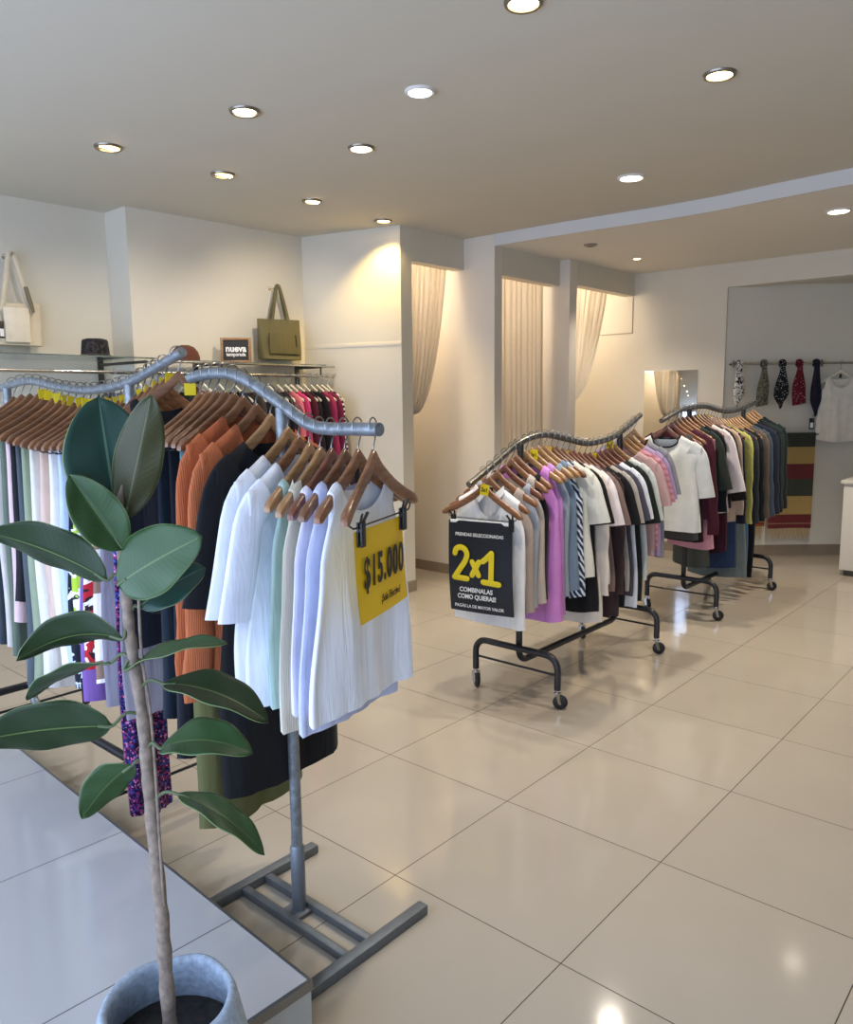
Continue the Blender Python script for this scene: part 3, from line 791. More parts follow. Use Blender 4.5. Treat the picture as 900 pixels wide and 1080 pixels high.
# far rack
def pos2(y): return (X_R, y, z2(y-3.46))
items2 = [
 (3.115,'tee','#dfe0da',None,.62,'large white t-shirt with black neck facing the aisle','large white tee',dict(yaw=12,detail=1.5,t0=.03,slv=.27,wood=3,wh=.24,collar_mat=fabric('#16161a'))),
 (3.195,'tank','#4c4a48',None,.70,'charcoal grey tank top','charcoal tank',dict(wood=3)),
 (3.250,'hung','#221419',None,.62,'dark plum skirt low under the tops','plum skirt',dict(wood=0,name='skirt',cat='skirt',wh=.21)),
 (3.305,'long','#4a1d2b',None,.60,'burgundy long-sleeved top','burgundy top',dict(wood=0)),
 (3.365,'hung','#c98d98',None,.70,'pink skirt hanging below the tops','pink skirt',dict(wood=0,name='skirt',cat='skirt',wh=.20,wscale=.8,xo=.075)),
 (3.425,'tee','#2b322c',None,.62,'dark green t-shirt','dark green tee',dict(wood=0,slv=.3)),
 (3.500,'long','#161a20',None,.56,'midnight black long-sleeved top','midnight top',dict(wood=0,slv=.45)),
 (3.555,'hung','#55564a',None,.88,'khaki grey trousers under the tops','khaki trousers',dict(wood=1,name='trousers',cat='trousers',wh=.15,wscale=.9)),
 (3.610,'tee','#dccfcd',None,.62,'white t-shirt with a long sleeve','white tee',dict(wood=1,slv=.34,tag=T(-.055,.0,0))),
 (3.665,'long','#211a1a',None,.60,'espresso brown top','espresso top',dict(wood=1,slv=.4)),
 (3.720,'hung','#3a1626',None,.80,'dark maroon skirt','maroon skirt',dict(wood=1,name='skirt',cat='skirt')),
 (3.775,'long','#b9a08c',None,.70,'peach beige blouse','peach blouse',dict(wood=1,slv=.5,tag=T(-.055,.0,0))),
 (3.830,'long','#1a1b30',None,.62,'deep navy top','deep navy top',dict(wood=1,tag=T(-.055,.0,0))),
 (3.885,'hung','#2c3c5a',None,.92,'dark blue jeans','dark jeans',dict(wood=1,name='jeans',cat='trousers')),
 (3.940,'tank','#20161c',None,.66,'aubergine black top','aubergine top',dict(wood=1)),
 (4.000,'shirt','#a9a55c',None,.66,'lime yellow long-sleeved shirt','lime shirt',dict(wood=2,t0=.024)),
 (4.060,'hung','#6b7470',None,1.00,'grey green wide trousers almost to the floor','grey green trousers',dict(wood=2,name='trousers',cat='trousers',wh=.22)),
 (4.115,'long','#2d3136',None,.60,'graphite jacket','graphite jacket',dict(wood=2,name='jacket',cat='jacket')),
 (4.170,'hung','#47688c',None,1.02,'mid blue jeans','mid blue jeans',dict(wood=2,name='jeans',cat='trousers')),
 (4.225,'long','#191a1d',None,.62,'coal black jacket','coal jacket',dict(wood=2,name='jacket',cat='jacket')),
 (4.280,'hung','#15161a',None,1.04,'black straight trousers','black trousers',dict(wood=2,name='trousers',cat='trousers')),
 (4.335,'long','#584d44',None,.62,'brown grey jacket','brown grey jacket',dict(wood=2,name='jacket',cat='jacket')),
 (4.395,'long','#3d4650',None,.62,'slate blue jacket','slate jacket',dict(wood=2,name='jacket',cat='jacket')),
 (4.500,'long','#1c2433',None,.64,'ink navy jacket','ink navy jacket',dict(wood=2,name='jacket',cat='jacket',wscale=1.08)),
 (4.555,'long','#141619',None,.64,'black zipped jacket','black jacket',dict(wood=2,name='jacket',cat='jacket',wscale=1.1)),
 (4.615,'long','#1f2c2a',None,.62,'bottle green jacket with pale piping','bottle green jacket',dict(wood=2,name='jacket',cat='jacket',wscale=1.12,collar_mat=fabric('#b8b6aa'))),
 (4.680,'long','#16201f',None,.62,'outermost black green jacket nearest the scarves','black green jacket',dict(wood=2,name='jacket',cat='jacket',t0=.028,wscale=1.14)),
]
fill('2', items2, pos2, 0, .0155, 'far rolling rack', 'clothes on the far rolling rack', (3.46,4.46))

# left rack
def posB(x): return (x, YA, zB(x-XB0))
itemsB = [
 (-1.180,'strap','#17161b',None,.70,'black strappy dress on the nearest hanger','black strappy dress',dict(yaw=-26,wood=1,name='dress',cat='dress',tag=(.03,-.022,-.085,0,False))),
 (-1.262,'tank','#141a26',None,.78,'dark navy sleeveless dress','dark navy dress',dict(yaw=12,wood=0,name='dress',cat='dress',tag=(.012,-.014,-.030,-2,False))),
 (-1.305,'hung','#9d9aa6',None,.90,'mauve grey long skirt','mauve grey skirt',dict(yaw=8,wood=0,name='skirt',cat='skirt',wh=.20,tag=(.012,-.014,-.030,7,False))),
 (-1.350,'hung','#4a1f4e','sequin',1.24,'purple sequinned maxi skirt reaching the floor','sequinned skirt',dict(yaw=8,wood=0,name='sequin_skirt',cat='skirt',fold=.014,wscale=.44,xo=-.09,tag=(.012,-.014,-.030,16,False))),
 (-1.400,'hung','#8a8794',None,.86,'grey lilac trousers','grey lilac trousers',dict(yaw=6,wood=1,name='trousers',cat='trousers',tag=(.012,-.014,-.030,25,False))),
 (-1.455,'hung','#efe9e4','brownstripe',.78,'white skirt with wide brown stripes','striped skirt',dict(yaw=6,wood=1,name='skirt',cat='skirt',tag=(.012,-.014,-.030,-16,False))),
 (-1.510,'hung','#b3222e','redfloral',.74,'red and white floral skirt','red floral skirt',dict(yaw=6,wood=1,name='skirt',cat='skirt',tag=(.012,-.014,-.030,-7,False))),
 (-1.560,'hung','#7a5aa0',None,.86,'violet long skirt','violet skirt',dict(yaw=5,wood=0,name='skirt',cat='skirt',tag=(.012,-.014,-.030,2,False))),
 (-1.610,'hung','#a7c639','limefloral',.60,'lime green floral skirt','lime floral skirt',dict(yaw=5,wood=0,name='skirt',cat='skirt',tag=(.012,-.014,-.030,11,False))),
 (-1.665,'hung','#0f1626','navyfloral',.84,'navy trousers with white flowers','navy floral trousers',dict(yaw=5,wood=1,name='trousers',cat='trousers',fold=.016,t0=.026,tag=(.012,-.014,-.030,20,False))),
 (-1.720,'hung','#b8c8dc',None,.80,'pale blue trousers','pale blue trousers',dict(yaw=4,wood=0,name='trousers',cat='trousers',tag=(.012,-.014,-.030,29,False))),
 (-1.775,'hung','#e3dfda',None,.80,'bright white trousers','bright white trousers',dict(yaw=4,wood=1,name='trousers',cat='trousers',tag=(.012,-.014,-.030,-12,False))),
 (-1.825,'hung','#d2b7a6',None,.62,'peach pink skirt','peach skirt',dict(yaw=4,wood=0,name='skirt',cat='skirt',tag=(.012,-.014,-.030,-3,False))),
 (-1.885,'hung','#dcd8d0',None,.88,'ivory wide trousers','ivory trousers',dict(yaw=3,wood=1,name='trousers',cat='trousers',t0=.03,tag=(.012,-.014,-.030,6,False))),
 (-1.945,'hung','#8f9a80',None,.90,'sage green trousers','sage trousers',dict(yaw=3,wood=0,name='trousers',cat='trousers',t0=.026,tag=(.012,-.014,-.030,15,False))),
 (-2.000,'hung','#4c545a',None,.90,'charcoal blue trousers','charcoal trousers',dict(yaw=3,wood=1,name='trousers',cat='trousers',tag=(.012,-.014,-.030,24,False))),
 (-2.060,'hung','#1b1c20',None,.60,'black short skirt','black skirt',dict(wood=0,name='skirt',cat='skirt',tag=(.012,-.014,-.030,-17,False))),
 (-2.120,'hung','#d9bcbc',None,.70,'pale pink skirt','pale pink skirt',dict(wood=1,name='skirt',cat='skirt',tag=(.012,-.014,-.030,-8,False))),
 (-2.190,'hung','#5d6a5c',None,.86,'moss green trousers','moss trousers',dict(wood=0,name='trousers',cat='trousers',tag=(.012,-.014,-.030,1,False))),
 (-2.260,'hung','#c9c4bb',None,.84,'oatmeal trousers','oatmeal trousers',dict(wood=1,name='trousers',cat='trousers')),
 (-2.340,'hung','#39414b',None,.84,'steel grey trousers','steel grey trousers',dict(wood=0,name='trousers',cat='trousers')),
 (-2.420,'hung','#a88f7c',None,.84,'camel trousers','camel trousers',dict(wood=1,name='trousers',cat='trousers')),
]
fill('B', itemsB, posB, H, .0155, 'left rack behind the plant', 'clothes on the left rack', (-2.48,-1.48))

# ------------------------------------------------------------------ wall shelf, rail and what hangs there
sh = thing('wall_shelf', 'glass wall shelf with a chrome hanging rail on the left wall', 'shelf')
MB().bevbox(-3.885,-3.60,1.10,2.44,1.735,1.743,.002,1).build('glass_shelf', M_GLASS, sh)
MB().bevbox(-4.19,-3.62,-.6,1.04,1.745,1.753,.002,1).build('glass_shelf', M_GLASS, sh)
RX, RZ = -3.60, 1.655
MB().tube([(RX,-.6,RZ),(RX,2.50,RZ)], .011, 10).build('rail', M_CHROME, sh)
MB().tube([(RX+.02,1.10,1.728),(RX+.02,2.50,1.728)], .008, 8).build('shelf_edge_rail', M_CHROME, sh)
for y, xw in ((-.2,-4.19),(.95,-4.19),(1.5,-3.915),(2.38,-3.885)):
    b = MB().bevbox(xw,RX+.01,y-.008,y+.008,1.715,1.733,.002).bevbox(xw,xw+.01,y-.02,y+.02,1.60,1.75,.002)
    b.tube([(RX,y,1.72),(RX,y,RZ)], .007, 8)
    b.build('bracket', plain('dark_bracket', '#57544f', .4, .7), sh)
def white_hanger(loc, rz, label, group, turn=0):
    t = thing('clothes_hanger', label, 'hanger', loc, rz, group)
    link('arms', WHME, t)
    if .011 not in _hooks: _hooks[.011] = hook_mesh(.011)
    link('hook', _hooks[.011], t).rotation_euler = (0,0,turn)
    return t
wallrow = [
 (2.44,'long','#d9c9cc','bwstripe',.70,'black and white striped top at the wall end','striped top'),
 (2.39,'long','#6f2340',None,.66,'plum red top','plum red top'),
 (2.34,'long','#9a2f55',None,.68,'dark magenta top','dark magenta top'),
 (2.28,'long','#17141a',None,.70,'black cardigan','black cardigan'),
 (2.215,'long','#241820',None,.68,'brown black blouse','brown black blouse'),
 (2.15,'long','#4d1a2a',None,.66,'wine red blouse','wine red blouse'),
 (2.09,'long','#b83a6b',None,.68,'magenta pink blouse','magenta blouse'),
 (2.04,'long','#cf6f78',None,.66,'coral pink blouse','coral blouse'),
 (1.97,'long','#1d1920',None,.70,'off-black top','off-black top'),
 (1.88,'long','#2c2a30',None,.68,'dark slate top','dark slate top'),
 (1.70,'long','#3a332f',None,.68,'dark brown top','dark brown top'),
 (1.60,'long','#20242c',None,.70,'dark blue top','dark blue top'),
 (1.48,'long','#3b3532',None,.70,'umber top','umber top'),
 (1.36,'long','#59534d',None,.70,'warm grey top','warm grey top'),
 (1.22,'long','#2b2a28',None,.70,'soot grey top','soot grey top'),
 (1.06,'long','#6b6258',None,.70,'mud brown top','mud brown top'),
 (.90,'long','#2f3334',None,.70,'dark teal grey top','dark teal grey top'),
 (.74,'long','#5a5048',None,.70,'cocoa top','cocoa top'),
]
for i, (y, kind, c, pat, ln, desc, short) in enumerate(wallrow):
    a = math.radians(-4+3*((i*7) % 4))
    white_hanger((RX,y,RZ), a, 'ivory hanger with the %s on the wall rail' % short, 'ivory hangers on the wall rail')
    garment('long_sleeve_top', kind, (RX,y,RZ-.002), a, ln, fabric(c, pat), desc+(' beside '+wallrow[i-1][6] if i else '')+' on the wall rail', 'top', 'clothes on the wall rail', seed=900+i, t0=.014, fold=.006, wscale=.82, phase=i*.2)

# hats, sign and bags above the shelf
h = thing('bucket_hat', 'dark patterned bucket hat on the glass shelf', 'hat', (-3.90,.78,1.754), .3)
m_c = fabric('#2a282b', 'camo')
MB().lathe([(.0,.118),(.05,.118),(.072,.112),(.078,.10),(.086,.02)], 28).build('crown', m_c, h, ang=180)
MB().lathe([(.086,.021),(.105,.010),(.122,.001),(.120,.000),(.10,.006),(.084,.017)], 28).build('brim', m_c, h, ang=180)
h = thing('brown_cap', 'rounded brown cap on the glass shelf behind the left rack rail', 'cap', (-3.745,1.32,1.744), -.5)
m_b = fabric('#5a3426')
MB().lathe([(0,.105),(.03,.103),(.06,.09),(.083,.062),(.094,.03),(.096,.0)], 28).build('crown', m_b, h, ang=180)
rows = [[( (.09+.085*j/5*sin(pi*(.12+.76*i/12)))*sin(pi*(-.38+.76*i/12)), -(.088+.085*j/5*sin(pi*(.12+.76*i/12)))*cos(pi*(-.38+.76*i/12))*1.0, .012-.010*j/5-.004) for i in range(13)] for j in range(6)]
MB().grid(rows).grid([[(x,y,z+.003) for x,y,z in r] for r in rows]).build('peak', m_b, h, ang=180)
s = thing('small_framed_sign', 'small wood-framed black sign reading nueva temporada on the shelf', 'sign', (-3.76,1.735,1.744), math.radians(52))
s.rotation_euler = (math.radians(-6),0,math.radians(52))
wf = wood('sign_frame_wood', '#7c5530', '#a67a48')
MB().bevbox(-.105,-.087,-.012,.012,0,.175,.003).bevbox(.087,.105,-.012,.012,0,.175,.003).bevbox(-.088,.088,-.012,.012,0,.016,.003).bevbox(-.088,.088,-.012,.012,.159,.175,.003).build('frame', wf, s)
MB().box(-.088,.088,-.004,.008,.014,.161).build('board', plain('black_board', '#171515', .6), s, False)
text_mesh('lettering', 'nueva', M_WHITEINK, .066, s, (0,-.0055,.098), .92, .0022)
text_mesh('lettering', 'temporada', M_WHITEINK, .036, s, (0,-.0055,.058), .84, .0010)
def tote(label, loc, rz, w, hgt, d, mat, handle_h, peg):
    t = thing('tote_bag', label, 'bag', loc, rz)
    rows = []
    n = 24
    for j in range(11):
        v = j/10; z = -hgt+hgt*v
        row = []
        for k in range(n):
            a = 2*pi*k/n; c, s_ = cos(a), sin(a)
            e = .28
            x = w/2*math.copysign(abs(c)**e, c)*(.93+.07*v+.012*sin(5*v))
            y = (d*(.5-.36*v**1.2))*math.copysign(abs(s_)**.6, s_) + .006*sin(4*x*10+3*v)*v*0
            row.append((x, y, z+.006*sin(7*x)*(v > .9)))
        rows.append(row)
    b = MB().grid(rows, True); b.f.append(tuple(range(n))); b.build('bag_body', mat, t, ang=60)
    for yy in (-.02,.012):
        hw = .085
        pts = spline([(-hw,yy,-.06),(-hw*.86,yy,0),(-hw*.45,yy*.7,handle_h*.55),(-.014,yy*.3,handle_h-.012),(0,yy*.2,handle_h),(.016,yy*.3,handle_h-.014),(hw*.5,yy*.7,handle_h*.55),(hw*.9,yy,0),(hw,yy,-.06)], 5)
        MB().tube(pts, .0125, 8, True, ((0,1,0),.22)).build('handle', mat, t)
    return t
m_ol = fabric('#6a6445'); m_cr = fabric('#cfc3ab')
olx, oly, olz = -3.81, 2.165, 2.075
t = tote('olive green canvas tote bag hanging on the wall above the shelf', (olx,oly,olz), H+.02, .40, .295, .11, m_ol, .245, True)
MB().bevbox(-.145,.145,-.066,-.058,-.255,-.105,.003).build('front_pocket', fabric('#625c3c'), t)
MB().tube([(.10,-.066,-.11),(.105,-.068,-.16),(.11,-.066,-.20)], .005, 6).build('zip_pull', fabric('#2e2b1c'), t)
def peg(loc, label):
    p = thing('wall_peg', label, 'hook', loc, 0)
    MB().tube([(-.10,0,0),(0,0,0),(.012,0,.006),(.016,0,.016)], .006, 8).build('rod', M_CHROME, p)
    MB().lathe([(0,0),(.018,0),(.018,.006),(0,.006)], 16).build('base_plate', M_CHROME, p).matrix_local = Matrix.Translation((-.10,0,0)) @ Matrix.Rotation(H,4,'Y')
    return p
peg((-3.80,2.165,2.305), 'chrome wall peg holding the olive tote bag')
t = tote('cream canvas tote bag hanging on the left wall with a black tag', (-4.11,.40,2.075), H-.03, .30, .25, .10, m_cr, .295, True)
MB().bevbox(-.09,.055,-.068,-.050,-.235,-.03,.004).build('front_pocket', fabric('#dcd2bd'), t)
q = MB().bevbox(-.125,-.097,-.074,-.071,-.215,-.115,.001).build('swing_tag', M_INK, t)
MB().box(-.122,-.100,-.0755,-.0742,-.205,-.16).build('tag_print', M_WHITEINK, q, False)
MB().tube([(.06,-.03,.10),(.075,-.035,.02),(.085,-.06,-.05)], [.012,.015,.008], 8).build('strap_slider', plain('strap_slider_olive', '#6a6046', .5), t)
peg((-4.10,.40,2.358), 'chrome wall peg holding the cream tote bag')

# ------------------------------------------------------------------ recess: scarf rail
def rw(px_s, off, z):           # point on the recess wall: s along it, off out of it
    p = q0+dv*px_s+nv*off
    return Vector((p.x, p.y, z))
RA = math.atan2(dv.y, dv.x)
t = thing('scarf_rail', 'chrome wall rail holding the knotted scarves', 'rail')
ZS = 1.755
MB().tube([rw(.03,.09,ZS), rw(2.2,.09,ZS)], .010, 10).build('rail', M_CHROME, t)
for s_ in (.045,.83,1.6):
    MB().tube([rw(s_,.002,ZS), rw(s_,.10,ZS)], .012, 8).tube([rw(s_,.082,ZS-.03), rw(s_,.082,ZS+.03)], .009, 8).build('bracket', plain('bronze_bracket', '#6b6357', .35, .8), t)
t2 = thing('blanket_rail', 'short chrome wall rail holding the plaid blanket scarves', 'rail')
MB().tube([rw(.18,.10,1.125), rw(.86,.10,1.125)], .010, 10).build('rail', M_CHROME, t2)
for s_ in (.2,.83):
    MB().tube([rw(s_,.002,1.125), rw(s_,.11,1.125)], .012, 8).tube([rw(s_,.092,1.10), rw(s_,.092,1.155)], .009, 8).build('bracket', plain('bronze_bracket', '#6b6357', .35, .8), t2)
def scarf(s_, ln, w, mat, label, seed, point=True):
    R = random.Random(seed)
    p = rw(s_, .09, ZS)
    t = thing('knotted_scarf', label, 'scarf', p, RA, 'knotted scarves on the rail')
    # loop over the rail and knot
    k = MB(); pts = [(0.0,.026*cos(a),.026*sin(a)) for a in [2*pi*i/14 for i in range(15)]]
    k.tube(pts, .0135, 8, False, ((1,0,0),1.9)).build('loop', mat, t, ang=180)
    b = MB(); rows = []
    n = 16; m = 16
    for j in range(m+1):
        v = j/m
        env = .022+ (w/2-.022)*sm(0,.62,v)
        if point: env *= 1-.86*sm(.66,1,v)**1.1
        row = []
        for q_ in range(n):
            a = 2*pi*q_/n
            x = cos(a)*env + .012*sin(3*v+seed)*v
            y = -.018+sin(a)*(.018*(1-.3*v)) + .006*sin(3*cos(a)*2+seed+2*v)
            row.append((x, y, -.012-ln*v+.012*cos(a)*v))
        rows.append(row)
    b.grid(rows, True); b.f += [tuple(range(n)), tuple(range(m*n,(m+1)*n))]
    b.build('tail', mat, t, ang=180)
    return t
scarf(.09, .37, .10, fabric('#d8d4cb','paisley_white'), 'white and black patterned scarf knotted at the left end of the rail', 1)
scarf(.31, .36, .11, fabric('#7a7763','paisley_olive'), 'olive grey patterned scarf knotted on the rail', 2, False)
scarf(.475, .38, .135, fabric('#15191c','paisley_dark'), 'black scarf with white flecks knotted on the rail', 3)
scarf(.625, .35, .12, fabric('#5d1420','paisley_red'), 'dark red paisley scarf knotted on the rail', 4, False)
nvy = scarf(.775, .45, .10, fabric('#131b2b','paisley_navy'), 'navy blue scarf with a swing tag knotted on the rail', 5)
q = MB().bevbox(-.022,.022,-.002,.002,-.585,-.485,.001).build('swing_tag', M_INK, nvy); q.location = (-.02,-.02,0)
MB().box(-.013,.013,-.0035,-.002,-.572,-.525).build('tag_print', M_WHITEINK, q, False)
MB().tube([(0,0,-.485),(.01,0,-.45)], .0012, 5).build('tag_string', M_HOOK, q)
def blanket(s_, w, ln, mat, label, seed):
    p = rw(s_, .10, 1.125)
    t = thing('blanket_scarf', label, 'scarf', p, RA)
    rows = []
    for j in range(25):
        v = j/24
        row = []
        for i in range(17):
            c = -1+2*i/16
            row.append((c*w/2*(1-.03*v), -.016-.006*sin(3*c+seed+2*v)-.004*v, .010-ln*v))
        rows.append(row)
    back_ = [[(x,y+.012,z) for x,y,z in r] for r in rows]
    loop = []
    for r_f, r_b in zip(rows, back_): loop.append(list(r_f)+list(reversed(r_b)))
    b = MB().grid(loop, True); b.f += [tuple(range(34)), tuple(range(24*34, 25*34))]
    # the fold over the rail
    b.tube([(-w/2,0,0),(w/2,0,0)], .0165, 12, False)
    b.build('woven_cloth', mat, t, ang=60)
    fr = MB(); R = random.Random(seed)
    for i in range(int(w/.012)):
        x = -w/2+.006+.012*i
        fr.tube([(x*.97,-.016,.012-ln),(x*.97+R.uniform(-.006,.006),-.018,-.045-ln),(x*.97+R.uniform(-.012,.012),-.014,-.09-ln)], [.003,.0025,.0012], 5)
    f_ = fr.build('fringe', fabric('#b9975f'), t)
scarfmat = fabric('#232a22','plaid')
blanket(.60, .40, .86, scarfmat, 'long plaid blanket scarf in yellow, red and black on the lower rail', 2)
blanket(.27, .22, .84, fabric('#7d2a20','plaidred'), 'red brown fringed scarf half hidden behind the far rack', 5)
# tops on the scarf rail
p = rw(1.0,.09,ZS)
white_hanger(p, RA, 'ivory hanger with the sleeveless cream top on the scarf rail', None, H)
garment('tank_top','tank', p, RA, .60, fabric('#d8d2c4'), 'cream sleeveless top hanging right of the navy scarf', 'top', None, seed=55, t0=.02, neck_tag=True, wscale=1.02, detail=1.3)
p = rw(1.43,.09,ZS)
hanger(p, RA, .011, 'wooden hanger with the ivory blouse on the scarf rail', None, 2, turn=H)
garment('tank_top','tank', p, RA, .50, fabric('#d5cfc2'), 'ivory blouse at the right edge on the scarf rail', 'top', None, seed=56, t0=.02)
tb = thing('display_shelf', 'dark grey shelf fixed to the recess wall below the tops', 'shelf', rw(1.45,.12,1.22), RA)
MB().bevbox(-.40,.6,.065,.115,-.02,.02,.004).build('board', plain('shelf_grey', '#6d675d', .6), tb)
for bx in (-.3,.5): MB().bevbox(bx-.01,bx+.01,.075,.115,-.09,-.02,.003).build('bracket', plain('shelf_bracket', '#4b4742', .5, .4), tb)

# white counter at the right edge
ct = thing('shop_counter', 'white shop counter at the far right, standing before the scarf wall', 'counter', (-.66,5.66,0), 0)
MB().bevbox(.0,1.3,-.3,.3,.05,.76,.006).build('cabinet_body', plain('white_laminate', '#d8d3c8', .4), ct)
MB().bevbox(-.02,1.32,-.32,.32,.76,.79,.006).build('worktop', plain('white_laminate', '#d8d3c8', .4), ct)
MB().box(.03,1.27,-.27,.27,0,.05).build('plinth', plain('dark_plinth', '#4a443d', .6), ct, False)

# mirror on the rear wall
mi = thing('wall_mirror', 'tall frameless mirror leaning flat on the rear wall', 'mirror', (-2.243,YR-.006,0), 0)
MB().bevbox(-.262,.262,-.006,.006,.35,1.718,.003).build('glass', M_MIRROR, mi)

# ------------------------------------------------------------------ fitting-room curtains
def curtain(name, label, x, y0, yr, ztop, zbot, folds, seed, amp=.022):
    R = random.Random(seed); rows = []; n = 120; m = 30
    ph = [R.uniform(0,6.28) for _ in range(4)]
    for j in range(m+1):
        v = j/m; z = ztop+(zbot-ztop)*v; w = yr(v)-y0(v); row = []
        for i in range(n+1):
            c = i/n
            a = amp*(.6+.5*v)
            y = y0(v)+w*(c+.012*sin(2*pi*folds*c*2+ph[1]))
            dx = a*sin(2*pi*folds*c+ph[0]+.8*sin(3*c+ph[2])+v*.6)+.35*a*sin(2*pi*folds*2.3*c+ph[3])
            row.append((x+dx, y, z))
        rows.append(row)
    t = thing('fitting_room_curtain', label, 'curtain', (0,0,0), 0, 'fitting room curtains')
    mb = MB().grid(rows); o = mb.build('fabric_drape', M_CURT, t, ang=180)
    md = o.modifiers.new('thickness', 'SOLIDIFY'); md.thickness = .0015
    return t
c1 = curtain('c1', 'sheer white curtain swept to the left in the nearest fitting room', X1-.15, lambda v: 2.83, lambda v: 2.84+.545*max(0,1-v)**.33, 2.60, 1.33, 9, 1)
tb_ = [(X1-.16+.035*cos(a),2.85+.03*sin(a),1.44) for a in [2*pi*i/16 for i in range(17)]]
MB().tube(tb_, .008, 6).build('tieback', M_CURT, c1)
curtain('c2', 'sheer white curtain hanging straight in the middle fitting room', X2-.13, lambda v: Y2+.12, lambda v: 4.31+.01*v, 2.56, .06, 10, 2)
c3 = curtain('c3', 'sheer white curtain swept to the left in the farthest fitting room', X3-.16, lambda v: Y3+.14, lambda v: Y3+.16+.80*max(0,1-v)**.42, 2.56, 1.40, 8, 3)
tb_ = [(X3-.16+.035*cos(a),Y3+.16+.03*sin(a),1.44) for a in [2*pi*i/16 for i in range(17)]]
MB().tube(tb_, .008, 6).build('tieback', M_CURT, c3)
for xx, ya, yb, zz, wh_ in ((X1-.16,2.80,Y2,2.61,'nearest'),(X2-.13,Y2+.10,Y3,2.57,'middle'),(X3-.16,Y3+.12,YR,2.57,'farthest')):
    r_ = MB().tube([(xx,ya+.002,zz),(xx,yb-.002,zz)], .010, 8).build('curtain_rod', M_CHROME)
    tag(r_, 'chrome curtain rod behind the header of the %s fitting room' % wh_, 'rod')

# ------------------------------------------------------------------ rubber plant in a tapered planter
PX, PY = -.114, -1.044
M_POT = plain('blue_grey_glaze', '#93a2b2', .55, noise=.22, nscale=90, bump=.5, bscale=90)
M_SOIL = plain('dark_soil', '#23211f', .95, noise=.5, nscale=60, bump=1, bscale=80)
pot = thing('planter', 'tall blue grey planter holding the rubber plant beside the platform', 'planter', (PX,PY,0), .4)
prof = [(.112,0),(.130,.01),(.150,.10),(.155,.22),(.146,.34),(.131,.43),(.1165,.487),(.113,.497),(.107,.500),(.101,.496),(.099,.487),(.106,.45),(.118,.40)]
mb = MB().lathe(prof, 48, capb=True)
R = random.Random(4)
mb.v = [(x*.95+.0016*sin(9*z*10+5*math.atan2(y,x)), y*.95+.0016*cos(7*math.atan2(y,x)+z*40), z+(.0025*sin(5*math.atan2(y,x)) if z > .47 else 0)) for x,y,z in mb.v]
mb.build('pot_body', M_POT, pot, ang=80)
so = MB(); so.lathe([(.001,.425),(.04,.424),(.08,.420),(.106,.417)], 32, capb=True); so.build('soil', M_SOIL, pot)

plant = thing('rubber_plant', 'tall rubber plant with broad dark green leaves at the front left', 'plant', (PX,PY,.42), 0)
def W(p): return Vector(p)-Vector((PX,PY,.42))
M_BARK = plain('rubber_plant_bark', '#7d6f62', .85, noise=.3, nscale=70, bump=.8, bscale=120)
M_STEMG = plain('young_green_stem', '#4d5a39', .6, noise=.15, nscale=60)
trunk = [(-.114,-1.044,.40),(-.114,-1.044,.443),(-.115,-1.045,.544),(-.112,-1.047,.63),(-.117,-1.047,.716),(-.120,-1.050,.848),(-.120,-1.052,.91),(-.123,-1.052,.978),(-.129,-1.058,1.084),(-.132,-1.060,1.134),(-.130,-1.062,1.18),(-.134,-1.062,1.223),(-.134,-1.064,1.30),(-.124,-1.058,1.36)]
tp = spline([W(p) for p in trunk], 4)
rad = [ (.0125-.0062*(i/len(tp))) *(1+.10*sin(i*2.1)) for i in range(len(tp))]
rad[-1] = .001; rad[-2] = .003
MB().tube(tp, rad, 12).build('trunk', M_BARK, plant)
st = spline([W(p) for p in [(-.108,-1.045,.60),(-.104,-1.047,.80),(-.110,-1.045,.98),(-.118,-1.05,1.10),(-.110,-1.05,1.25)]], 5)
MB().tube(st, [.0024]*(len(st)-1)+[.001], 8).build('side_stem', M_BARK, plant)
